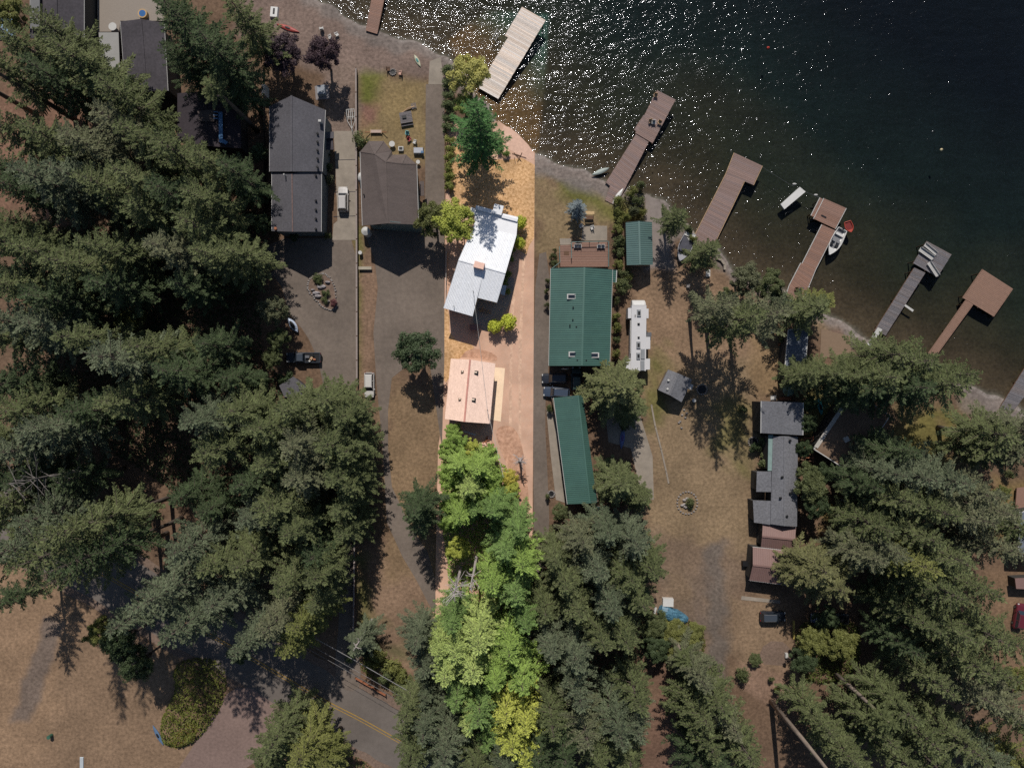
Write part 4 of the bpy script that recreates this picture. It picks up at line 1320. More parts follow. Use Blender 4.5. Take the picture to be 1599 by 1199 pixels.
# left wood (crown centres as seen in the picture)
for a in [(52, 80, 26, 5, 1), (100, 60, 24, 4.2, 1), (140, 108, 27, 5, 1), (200, 158, 25, 4.6, 1), (95, 130, 24, 4.6, 0), (165, 130, 22, 4, 0), (20, 115, 26, 4.5, 1),
          (300, 52, 29, 5.2, 0), (350, 92, 27, 4.8, 0), (385, 35, 24, 4.2, 1), (278, 20, 22, 3.4, 1), (365, 130, 20, 3.5, 0), (290, 100, 20, 3.4, 0),
          (35, 215, 25, 4.8, 1), (95, 225, 26, 5, 1), (150, 235, 25, 5, 4), (195, 200, 24, 4.4, 4), (235, 225, 26, 4.6, 1), (285, 245, 26, 4.6, 1), (340, 262, 24, 4.4, 1), (375, 275, 22, 4, 0),
          (40, 300, 24, 4.4, 0), (85, 290, 27, 5, 2), (135, 285, 26, 5, 2), (180, 300, 27, 4.8, 1), (230, 290, 27, 5, 1), (280, 310, 26, 4.6, 0), (330, 320, 26, 4.6, 1), (245, 335, 24, 4.6, 1),
          (30, 385, 27, 5.2, 1), (85, 400, 28, 5.2, 1), (135, 420, 28, 5.2, 1), (180, 395, 27, 5, 1), (275, 395, 25, 4.6, 4), (320, 360, 25, 4.8, 1), (345, 405, 26, 4.8, 1), (380, 400, 22, 4.2, 1),
          (190, 450, 25, 4.6, 0), (300, 450, 20, 4, 0), (45, 450, 26, 4.8, 1), (100, 470, 26, 4.8, 0),
          (40, 505, 28, 5, 2), (90, 510, 26, 4.8, 2), (150, 530, 27, 4.8, 1), (200, 560, 28, 5.2, 2), (250, 545, 26, 4.6, 1), (290, 580, 25, 4.6, 0), (340, 540, 20, 3.8, 0), (370, 590, 18, 3.6, 0),
          (20, 600, 24, 4.6, 0), (4, 430, 24, 4.4, 0), (4, 520, 25, 4.4, 1), (4, 690, 25, 4.4, 1), (4, 745, 24, 4.4, 0), (6, 810, 26, 4.4, 1), (4, 265, 24, 4.2, 0), (6, 355, 24, 4.2, 1), (55, 640, 27, 5, 1), (100, 665, 28, 5, 2), (50, 700, 26, 4.6, 2), (150, 640, 24, 4.4, 0), (210, 625, 26, 4.6, 1), (330, 655, 26, 4.8, 2), (385, 640, 25, 4.6, 1),
          (350, 700, 24, 4.6, 1), (425, 665, 25, 4.8, 1), (465, 640, 24, 4.6, 1), (520, 625, 20, 4.4, 1), (545, 650, 20, 4.0, 1), (475, 690, 25, 4.8, 4), (525, 690, 23, 4.6, 1), (552, 700, 19, 3.8, 1), (430, 720, 24, 4.6, 1),
          (480, 740, 24, 4.8, 4), (535, 740, 22, 4.4, 1), (552, 752, 19, 3.4, 1), (395, 750, 22, 4.2, 0), (440, 785, 24, 4.6, 1), (540, 790, 20, 3.6, 1), (545, 825, 19, 3.4, 1), (470, 820, 24, 4.2, 1), (405, 800, 22, 4, 2), (500, 860, 20, 3.6, 0),
          (30, 780, 25, 4.6, 1), (90, 800, 26, 4.8, 2), (150, 815, 38, 4.6, 1, 3), (60, 845, 40, 5, 2, 3), (120, 850, 39, 4.6, 1, 5), (15, 865, 40, 4.6, 1, 3), (170, 855, 38, 4.4, 0, 5), (150, 880, 36, 4.2, 1, 5), (130, 745, 20, 4, 0), (60, 745, 22, 4.2, 0),
          (310, 845, 26, 4.6, 2), (350, 870, 24, 4.6, 1), (395, 870, 22, 4.2, 1), (270, 915, 32, 5.2, 2), (230, 950, 29, 4.6, 2), (310, 960, 30, 5, 2), (360, 925, 24, 4.6, 2),
          (460, 900, 24, 4.4, 1), (505, 890, 22, 4, 1), (440, 960, 24, 4.4, 4), (400, 990, 26, 4.6, 2), (480, 960, 22, 4.2, 3), (505, 930, 20, 3.6, 1), (465, 995, 20, 3.6, 3), (300, 770, 20, 3.8, 0), (340, 790, 18, 3.6, 0),
          (440, 1140, 21, 4.2, 1), (480, 1165, 20, 4.2, 3), (420, 1185, 22, 4.6, 1), (510, 1180, 16, 3.6, 3), (20, 930, 20, 3.4, 0)]:
    fir(*a)
for x, y, r_, h_, tn in [(190, 1000, 4.4, 13, 0), (215, 1035, 3.8, 12, 0), (160, 985, 3.2, 9, 3), (425, 485, 3.4, 9, 4), (435, 530, 2.6, 6, 1), (425, 560, 2.4, 6, 1), (20, 25, 3.5, 9, 3), (200, 500, 3.0, 7, 3), (215, 490, 2.2, 5, 3),
                         (175, 795, 2.5, 5, 3), (190, 780, 2.0, 5, 3), (405, 600, 2.2, 5, 0), (372, 1020, 2.4, 4, 0), (380, 380, 2.6, 8, 1), (400, 420, 2.6, 7, 0), (405, 300, 2.8, 8, 0), (408, 350, 2.5, 7, 0), (405, 240, 2.2, 6, 0)]:
    leafy(x, y, r_, h_, tn)
# bare slanting trunks that stand in the clearings of the wood
# bottom centre, outside the bright parcel
for a in [(655, 790, 19, 3.8, 0), (660, 815, 15, 2.8, 0), (655, 990, 18, 3.4, 2), (668, 1030, 17, 3.2, 2), (562, 1000, 14, 3.2, 2), (640, 1100, 20, 3.6, 1), (668, 1120, 22, 3.8, 2), (700, 1150, 24, 4.4, 2),
          (645, 1165, 22, 4, 1), (745, 1180, 24, 4.4, 1), (790, 1190, 24, 4.4, 2), (690, 1190, 24, 4.2, 2), (668, 1075, 16, 3, 2)]:
    fir(*a)
# right of the parcel, bottom
for a in [(865, 865, 18, 4, 1), (905, 835, 19, 4.2, 4), (945, 825, 20, 4.4, 2), (985, 840, 22, 4.6, 2), (880, 900, 20, 4.4, 1), (930, 880, 22, 4.8, 2), (978, 892, 20, 4.4, 1), (1010, 880, 20, 4.2, 1), (900, 940, 22, 4.6, 1), (950, 935, 23, 4.8, 2),
          (995, 930, 22, 4, 1), (850, 945, 18, 3.8, 1), (860, 1000, 22, 4.2, 2), (895, 1010, 24, 4.6, 2), (935, 985, 22, 4.2, 1), (970, 985, 22, 4.2, 1), (900, 1065, 25, 4.6, 2), (990, 1075, 22, 4, 1),
          (860, 1110, 24, 4.4, 1), (910, 1120, 25, 4.8, 4), (960, 1120, 25, 4.8, 2), (988, 1118, 22, 4, 2), (880, 1165, 26, 4.6, 0), (930, 1175, 26, 4.8, 1), (978, 1170, 24, 4.4, 1), (840, 1180, 24, 4.2, 0),
          (1085, 1045, 22, 4.4, 4), (1110, 1080, 22, 4.6, 1), (1088, 1102, 22, 4.2, 1), (1130, 1115, 22, 4.6, 4), (1095, 1140, 24, 4.8, 1), (1150, 1150, 24, 4.6, 1), (1092, 1190, 24, 4.2, 0), (1120, 1185, 25, 4.6, 0), (1170, 1190, 24, 4.4, 1),
          (1272, 1118, 20, 3.8, 1), (1306, 1160, 22, 3.8, 1),  (1340, 1190, 24, 4.4, 1),
          (1390, 1090, 22, 4.6, 1), (1360, 1130, 22, 4.2, 1), (1420, 1130, 24, 4.8, 1), (1395, 1175, 24, 4.6, 1), (1480, 1140, 26, 5, 1), (1450, 1185, 26, 4.8, 1), (1535, 1175, 26, 4.8, 2), (1585, 1190, 26, 4.6, 3)]:
    fir(*a)
# the big lone fir beside the trailer and its neighbours
fir(962, 603, 20, 5.6, 3, var=6, label='broad lone fir overhanging the rear of the white camping trailer', col=(.155, .165, .070))
fir(985, 640, 14, 3.6, 1, var=4)
fir(968, 752, 17, 4.9, 1, var=6, label='broad fir over the lower right side of the long green barn')
fir(1000, 775, 13, 3.4, 1, var=4)
# right side lakeside trees
for a in [(1055, 342, 15, 2.7, 1), (1103, 392, 14, 3.0, 1), (1116, 482, 26, 3.7, 4, 5), (1150, 500, 28, 4.0, 1, 3), (1188, 494, 27, 4.0, 4, 5), (1262, 482, 17, 4.2, 1), (1280, 470, 12, 2.8, 3),
          (1252, 583, 14, 3.2, 1), (1288, 584, 17, 3.5, 1), (1322, 584, 19, 3.6, 1), (1375, 555, 22, 4.4, 1), (1360, 590, 24, 4.6, 1), (1410, 565, 24, 4.8, 1), (1405, 605, 24, 4.6, 0), (1450, 600, 26, 4.8, 1), (1340, 610, 20, 4, 0), (1475, 585, 22, 3.6, 1),
          (1535, 675, 20, 4.8, 1), (1575, 670, 20, 4.6, 4), (1560, 705, 19, 4.4, 4), (1525, 700, 18, 4, 1), (1590, 700, 20, 4.2, 1),
          (1375, 735, 22, 4.2, 2), (1415, 740, 24, 4.8, 2), (1460, 745, 25, 5, 2), (1505, 765, 25, 4.8, 4), (1390, 775, 24, 4.6, 1), (1440, 790, 26, 5, 1), (1490, 800, 26, 5, 4), (1530, 790, 24, 4.4, 4), (1420, 830, 24, 4.8, 1),
          (1355, 815, 22, 4.2, 1), (1370, 850, 24, 4.8, 4), (1340, 860, 22, 4.2, 4), (1410, 870, 26, 5, 3), (1460, 860, 26, 5, 1), (1550, 850, 26, 4.8, 4), (1575, 820, 24, 4.2, 1), (1450, 910, 26, 5, 1), (1500, 905, 26, 5, 1),
          (1270, 882, 17, 5.4, 5), (1295, 910, 16, 4.4, 5), (1250, 897, 15, 3.8, 5), (1312, 880, 14, 3.6, 5),
          (1420, 960, 24, 4.6, 1), (1465, 970, 26, 4.8, 1), (1515, 975, 26, 4.8, 1), (1555, 990, 25, 4.4, 1), (1490, 1020, 26, 5, 1), (1440, 1050, 24, 4.4, 1), (1530, 1030, 25, 4.4, 1), (1500, 1065, 26, 5, 4), (1545, 1085, 26, 4.8, 4), (1400, 1000, 20, 3.6, 0), (1580, 1120, 26, 4.6, 1),
          (1395, 700, 20, 3.8, 0), (1345, 755, 18, 3.4, 0)]:
    fir(*a)
leafy(1165, 435, 3.6, 9, 4, var=0, label='pale willow like tree at the water edge left of the motorboat dock', name='willow_tree')
leafy(1200, 445, 3.4, 8, 1, var=2)
leafy(1215, 475, 3.0, 8, 2)
leafy(1135, 465, 2.2, 5, 1)
for x, y, r_, h_, tn in [(1265, 760, 3.4, 9, 1), (1275, 790, 3.0, 8, 0), (1262, 740, 2.6, 7, 1), (1285, 740, 2.4, 6, 0), (1270, 1000, 3.6, 7, 3), (1315, 1005, 3.8, 7, 3), (1255, 1030, 3.2, 6, 0), (1290, 965, 3, 5, 0), (1255, 700, 2.0, 6, 0), (1262, 660, 2.2, 7, 0), (1262, 630, 2.0, 6, 0),
                         (1020, 975, 3.4, 6, 1), (1050, 985, 3.2, 5, 3), (1075, 1000, 3.0, 5, 3), (1025, 1010, 3.2, 6, 0), (1062, 1020, 2.8, 5, 3), (1085, 985, 2.4, 4, 3), (875, 800, 2.0, 5, 1), (1590, 1060, 3, 6, 3), (1180, 1030, 1.6, 2, 1), (1565, 770, 2.0, 4, 3)]:
    leafy(x, y, r_, h_, tn)

# vegetation of the long parcel, the bright band's light painted into leaf colours
BR = {'y': (.42, .45, .09), 'g': (.26, .37, .085), 'd': (.17, .26, .075), 'l': (.35, .43, .13), 'o': (.52, .46, .09)}
fir(748, 197, 26, 5.0, 0, var=4, col=(.09, .19, .06), label='dense bright green fir at the lake end of the long parcel', group='trees of the long bright parcel')
leafy(732, 118, 4.6, 11, 3, var=1, col=(.44, .42, .13), label='yellow green feathery tree beside the bleached dock', group='trees of the long bright parcel')
leafy(725, 165, 2.6, 7, 3, col=(.28, .34, .09), label='smaller yellowish tree between the feathery tree and the dense bright fir', group='trees of the long bright parcel')
leafy(708, 345, 4.7, 10, 3, var=1, col=BR['y'], label='yellow green tree beside the upper left corner of the white metal roof', group='trees of the long bright parcel')
leafy(676, 343, 4.0, 9, 1, var=0, col=(.13, .14, .045), label='dull olive tree overhanging the lane left of the white roofed house')
leafy(722, 362, 1.9, 6, 3, col=BR['o'], group='trees of the long bright parcel')
for x, y, r_, h_, k in [(712, 690, 2.6, 6, 'g'), (732, 700, 2.4, 5, 'y'), (697, 700, 2.0, 6, 'g'), (705, 745, 3.0, 9, 'g'), (765, 745, 2.8, 8, 'g'), (703, 785, 2.8, 9, 'g'),
                        (795, 745, 2.0, 4, 'o'), (798, 765, 2.2, 4, 'y'), (790, 785, 2.2, 5, 'o'), (702, 815, 2.6, 8, 'g'), (715, 855, 2.8, 7, 'y'), (765, 705, 1.8, 4, 'g'), (760, 775, 3.0, 9, 'g'), (708, 672, 2.0, 4, 'g')]:
    leafy(x, y, r_, h_, 3, col=BR[k], w={'y': 'lemon green', 'g': 'bright green', 'o': 'golden green', 'l': 'light green', 'd': 'deep green'}[k] + ' leafy tree', group='trees of the long bright parcel')
for x, y, h_, r_, k in [(718, 722, 13, 3.3, 'g'), (747, 728, 14, 3.4, 'g'), (733, 758, 15, 3.6, 'l'), (720, 800, 16, 3.4, 'g'), (742, 792, 13, 2.6, 'd'), (770, 790, 18, 3.4, 'd'), (810, 820, 18, 3.6, 'd'), (790, 850, 20, 3.8, 'd'), (815, 870, 20, 3.8, 'g'), (770, 900, 20, 4.0, 'g'), (805, 915, 20, 4.0, 'd'), (820, 960, 20, 3.8, 'd'),
                        (710, 960, 20, 3.4, 'd'), (750, 985, 22, 4.4, 'l'), (715, 1000, 21, 4.2, 'l'), (795, 1000, 20, 4.2, 'g'), (700, 1035, 21, 3.8, 'l'), (740, 1030, 22, 4.2, 'l'), (775, 1045, 20, 4.0, 'g'), (815, 1050, 20, 4.2, 'g'),
                        (715, 1075, 20, 3.6, 'd'), (750, 1095, 22, 3.8, 'd'), (790, 1095, 20, 4.2, 'y'), (820, 1110, 20, 4.0, 'y'), (735, 1110, 20, 3.4, 'l'), (800, 1140, 20, 4.2, 'y'), (690, 1000, 20, 3.0, 'l'), (760, 1140, 18, 3.4, 'd'), (820, 1165, 20, 3.8, 'y')]:
    t = plant(FIRS[R.choice((0, 2, 3, 4, 6))], 'fir_tree', x, y, .62 * h_, r_ / 4.4, h_ / 24, BR[k], {'y': 'lemon green', 'g': 'bright green', 'o': 'golden green', 'l': 'light green', 'd': 'deep green'}[k] + ' fir', 'fir tree', 'trees of the long bright parcel')
for x, y, r_ in [(813, 349, 1.1), (812.5, 381.5, .95), (773, 510, 1.15), (795, 504, 1.35)]:
    t = plant(BALL, 'clipped_shrub', x, y, .9, r_ * 1.22, r_ * 1.5, (.50, .54, .07), 'round clipped lime green shrub', 'shrub', 'clipped round shrubs')
# hedges and loose shrubs
for i, y in enumerate((112, 130, 148, 166, 184, 200)):
    bush(700, y, 1.3, 2.2, 1, col=(.13, .16, .07))
for i, y in enumerate((218, 232, 246, 262, 276, 292)):
    bush(702, y, 1.1, 1.8, 3, col=(.24, .26, .07))
for x, y, r_ in [(790, 440, .8), (793, 428, .8), (797, 405, .9), (800, 392, .9), (806, 372, .8), (782, 232, .9), (790, 240, .8), (778, 222, .9), (697, 345, 1.4), (793, 455, .6)]:
    bush(x, y, r_, 1.4, 3, col=(.16, .24, .06))
for x, y, r_, tn in [(965, 315, 1.1, 3), (967, 330, 1.1, 3), (966, 345, 1.1, 3), (965, 360, 1.3, 3), (966, 378, 1.3, 1), (966, 395, 1.3, 1), (972, 380, .9, 1), (966, 415, 1.2, 3), (974, 425, 1.3, 1), (972, 447, 1.7, 1), (980, 432, 1.1, 3), (962, 470, .8, 1), (963, 495, 1.0, 3), (963, 512, 1.0, 3),
                     (962, 530, .9, 1), (962, 552, .9, 3), (985, 300, 1.2, 3), (995, 312, 1.3, 1), (990, 330, 1.1, 4), (1000, 290, .9, 1), (978, 340, .9, 3), (1002, 330, 1.0, 3), (855, 438, .6, 1), (854, 455, .6, 1), (855, 478, .7, 1), (864, 402, .8, 1), (866, 412, .8, 1), (859, 637, .9, 1),
                     (855, 775, .5, 1), (565, 218, 1.8, 1), (1075, 360, .9, 1), (1082, 372, .9, 3), (866, 392, .5, 1), (1190, 690, 1.0, 1), (1192, 720, 1.6, 1), (1180, 700, 1.2, 0), (1160, 1053, 1.4, 1), (1215, 1075, .9, 3), (1205, 1060, .6, 1), (1228, 600, .8, 1), (1330, 560, 1.0, 3),
                     (1335, 570, 1.1, 1), (1318, 560, .8, 3), (1575, 740, .9, 1), (975, 665, 1.1, 0), (510, 240, .8, 0), (512, 262, 1.0, 0), (514, 280, 1.0, 4), (445, 590, 1.6, 0), (590, 1020, 1.8, 3), (612, 1040, 1.8, 3), (600, 1055, 1.7, 1), (630, 1055, 1.8, 3), (580, 1035, 1.6, 3), (640, 1075, 1.6, 3),
                     (620, 1070, 1.5, 1), (572, 1015, 1.5, 0), (1160, 640, 1.0, 1), (545, 1025, 1.2, 0), (1220, 530, .7, 1), (460, 370, .9, 0), (513, 370, .8, 1)]:
    bush(x, y, r_, min(1.2 + r_, 3), tn)
t = bush(1306, 737, 1.5, 2.4, 1, col=(.22, .07, .11), label='purplish red shrub beside the lower corner of the turned brown house')
t = bush(1317, 760, 1.3, 2.0, 3, col=(.40, .26, .03), label='golden yellow shrub below the purplish red one')
leafy(440, 82, 4.6, 9, 0, col=(.075, .050, .058), label='left of the two dark purple leaved trees on the beach', var=1, name='purple_leaf_tree')
leafy(503, 85, 4.0, 9, 0, col=(.080, .050, .058), label='right of the two dark purple leaved trees on the beach', var=0, name='purple_leaf_tree')
fir(901, 322, 8, 1.9, 2, var=4, label='silvery blue spruce on the lawn by the raised deck', col=(.22, .26, .27))
leafy(652, 548, 5.0, 10.5, 1, var=1, col=(.075, .105, .05), label='round dense dark green tree standing alone on the driveway edge', name='round_tree')
# kidney shaped planted bed at the lower left, low ground cover
def leafbed(name, label, poly, h, dens, col, leafs=.3, cat='ground cover'):
    pts = np.array([P(x, y)[:2] for x, y in poly])
    lo, hi = pts.min(0), pts.max(0)
    r = np.random.RandomState(len(poly) + int(h * 100))
    n = int((hi - lo).prod() * dens)
    xy = lo + r.uniform(size=(n, 2)) * (hi - lo)
    ok = inside(xy[:, 0], xy[:, 1], pts)
    xy = xy[ok]
    d = seg_dist(xy[:, 0], xy[:, 1], pts, True)
    lump = .5 + .25 * np.sin(xy[:, 0] * 2.1 + 1.5 * np.sin(xy[:, 1] * 1.3)) + .25 * np.sin(xy[:, 1] * 2.6 + 1.1 * np.sin(xy[:, 0] * 1.9))
    z = h * np.clip(d / 1.0, .15, 1) * (.45 + .55 * lump) * r.uniform(.6, 1.0, len(xy))
    pos = np.column_stack([xy, z])
    nr = r.normal(scale=.6, size=pos.shape) + np.array([0, 0, 1.])
    nr /= np.linalg.norm(nr, axis=1)[:, None]
    t1 = np.cross(nr, r.normal(size=pos.shape)); t1 /= np.linalg.norm(t1, axis=1)[:, None]
    t2 = np.cross(nr, t1)
    s = leafs * r.uniform(.6, 1.3, size=(len(pos), 1))
    V = np.stack([pos - t1 * s * .6, pos - t2 * s * .4, pos + t1 * s * .6, pos + t2 * s * .4], 1)
    o = bpy.data.objects.new(name, quads_mesh(name, V, LEAF))
    COL.objects.link(o)
    o.color = (*col, 1)
    return tag(o, label, cat, kind='stuff')
bed = smooth_poly([(268, 1040), (300, 1024), (345, 1030), (356, 1060), (350, 1095), (330, 1130), (305, 1160), (275, 1168), (252, 1160), (250, 1130), (262, 1100), (276, 1078)], 2)
leafbed('planted_bed', 'kidney shaped bed of yellow green ground cover at the lower left', bed, 1.9, 30, (.15, .16, .035), .30)
leafbed('golden_ground_cover', 'golden patch at the lower tip of the kidney shaped bed', smooth_poly([(262, 1162), (275, 1140), (300, 1125), (312, 1135), (300, 1160), (275, 1170)], 1), 1.2, 26, (.24, .19, .035), .26)
leafbed('roadside_brambles', 'low green brambles along the upper side of the road', smooth_poly([(560, 1030), (590, 1018), (640, 1050), (665, 1085), (640, 1092), (600, 1070), (566, 1050)], 1), 1.4, 22, (.12, .13, .035), .32)
leafbed('undergrowth', 'green undergrowth below the road at the bottom edge', smooth_poly([(430, 1110), (480, 1135), (560, 1180), (600, 1210), (400, 1215)], 1), 1.0, 12, (.10, .12, .04), .32)
leafbed('undergrowth', 'bright undergrowth under the trees of the long parcel', [(690, 690), (745, 690), (800, 735), (806, 790), (828, 840), (826, 1120), (760, 1100), (690, 1060), (700, 900), (688, 800)], 1.1, 20, (.30, .42, .09), .34)
leafbed('undergrowth', 'dark undergrowth inside the left wood', [(20, 360), (400, 330), (410, 560), (500, 640), (540, 900), (470, 900), (200, 720), (20, 620)], 1.2, 9, (.05, .07, .03), .4)
leafbed('undergrowth', 'brownish green scrub between the green boat shed and the slip', smooth_poly([(975, 292), (1006, 290), (1008, 345), (968, 345)], 1), .9, 26, (.12, .11, .04), .28)
leafbed('undergrowth', 'yellow green bank of brambles beside the gravel drive at the lower right', smooth_poly([(1005, 960), (1085, 965), (1105, 1000), (1090, 1040), (1010, 1030)], 1), 1.4, 24, (.13, .125, .035), .32)
leafbed('undergrowth', 'dark undergrowth beneath the firs left of the brambles bank', [(840, 830), (1010, 830), (1010, 1090), (1000, 1199), (840, 1199)], 1.0, 7, (.05, .07, .03), .4)
leafbed('undergrowth', 'bright green thicket right of the parking pad', smooth_poly([(1242, 960), (1340, 960), (1345, 1040), (1300, 1070), (1240, 1060)], 1), 1.8, 26, (.10, .12, .03), .32)
# lake side reeds and weeds beside the pinkish dock
leafbed('water_weeds', 'brown green weeds in the shallows right of the pinkish dock', smooth_poly([(1000, 240), (1030, 235), (1045, 270), (1030, 305), (1000, 290)], 2), -.15, .1, (.06, .07, .03), .3)

# bare dead crowns
def dead_tree(px, py, h, label, r_=2.2, n=34, seed=5, m=BARK_D):
    r = random.Random(seed)
    p = P(px, py, h * .9)
    t = thing('dead_tree', label, 'dead tree', (p.x, p.y, 0))
    mb = MB(); mb.tube([(0, 0, -.2), (.1, 0, h * .5), (0, 0, h)], [.3, .2, .04], 8); mb.build('trunk', m, t)
    mb = MB()
    for i in range(n):
        a = r.uniform(0, 2 * PI); z = h * r.uniform(.6, .99); L_ = r_ * r.uniform(.4, 1.2) * (1.15 - (z / h - .6))
        d = Vector((math.cos(a), math.sin(a), r.uniform(-.1, .4)))
        q = [Vector((0, 0, z)) + d * L_ * s + Vector((r.uniform(-.1, .1), r.uniform(-.1, .1), 0)) * s for s in (0, .4, .75, 1)]
        mb.tube(q, [.07, .05, .035, .02], 4)
        for e in (1, 2):
            a2 = a + r.uniform(-.9, .9)
            mb.tube([q[e], q[e] + Vector((math.cos(a2), math.sin(a2), .2)) * L_ * .35], [.035, .015], 3)
    mb.build('branches', m, t)
dead_tree(708, 928, 19, 'bare bleached dead tree in the middle of the bright parcel', seed=5)
dead_tree(735, 912, 20, 'thinner bare snag just right of the bleached dead tree', r_=1.8, n=14, seed=6)
dead_tree(555, 1010, 15, 'grey snag rising through the small fir at the top of the road hedge', r_=1.0, n=10, seed=8)
dead_tree(30, 752, 26, 'bare branched snag in the left wood near the picture edge', r_=4.5, n=22, seed=9, m=mat('grey_bark', lin(110, 104, 100), .95, .2, 2, use_obj=True))
dead_tree(812, 720, 5, 'small silvery dead shrub at the corner of the parcel drive', r_=1.6, n=30, seed=12)
# tall bare trunks whose crowns lie outside the picture or above the gap
def bare_trunk(bx, by, h, label, r0=.42, name='bare_trunk_tree'):
    p = P(bx, by, 0)
    t = thing(name, label, 'tree trunk', (p.x, p.y, 0), group=None)
    mb = MB(); mb.tube([(0, 0, -.2), (.1, .05, h * .4), (-.05, .1, h * .8), (0, 0, h)], [r0 * 1.2, r0 * .9, r0 * .55, r0 * .3], 9); mb.build('trunk', BARK_P if bx > 900 else BARK, t, smooth=True)
    c = bpy.data.objects.new('crown', FIRS[5][0]); COL.objects.link(c); c.parent = t
    c.color = (*TINT[1], 1); c.scale = (.5, .5, h * .35 / 24 * 1.3); c.location = (0, 0, h * .66)
for bx, by, h, lb in [(1204, 1095, 35, 'long pale fir trunk leaning out of the picture at the bottom, right of the drive'), (1302, 1050, 19, 'pale slanting fir trunk below the bright green thicket'), (1048, 992, 12, 'pale bare trunk rising out of the brambles bank'),
                      (118, 188, 26, 'dark slanting trunk in the upper left clearing, farther right'), (58, 180, 24, 'thick dark slanting trunk in the upper left clearing, nearest the edge'), (402, 205, 20, 'bare slanting trunk between the blue trimmed cabin and the long shingled house')]:
    bare_trunk(bx, by, h, lb)

# ------------------------------------------------------------------ vehicles and small things
def paint(rgb, name):
    return mat('paint_' + name, rgb, .28, .02, 1, spec=.6)


def loft(mb, secs):
    """secs: list of rings (same count) -> skin with end caps"""
    n = len(secs[0])
    k = len(mb.v)
    for s in secs: mb.v += [tuple(p) for p in s]
    for i in range(len(secs) - 1):
        for j in range(n):
            a, b = k + i * n + j, k + i * n + (j + 1) % n
            mb.f.append((a, b, b + n, a + n))
    mb.f.append(tuple(k + j for j in reversed(range(n))))
    mb.f.append(tuple(k + (len(secs) - 1) * n + j for j in range(n)))


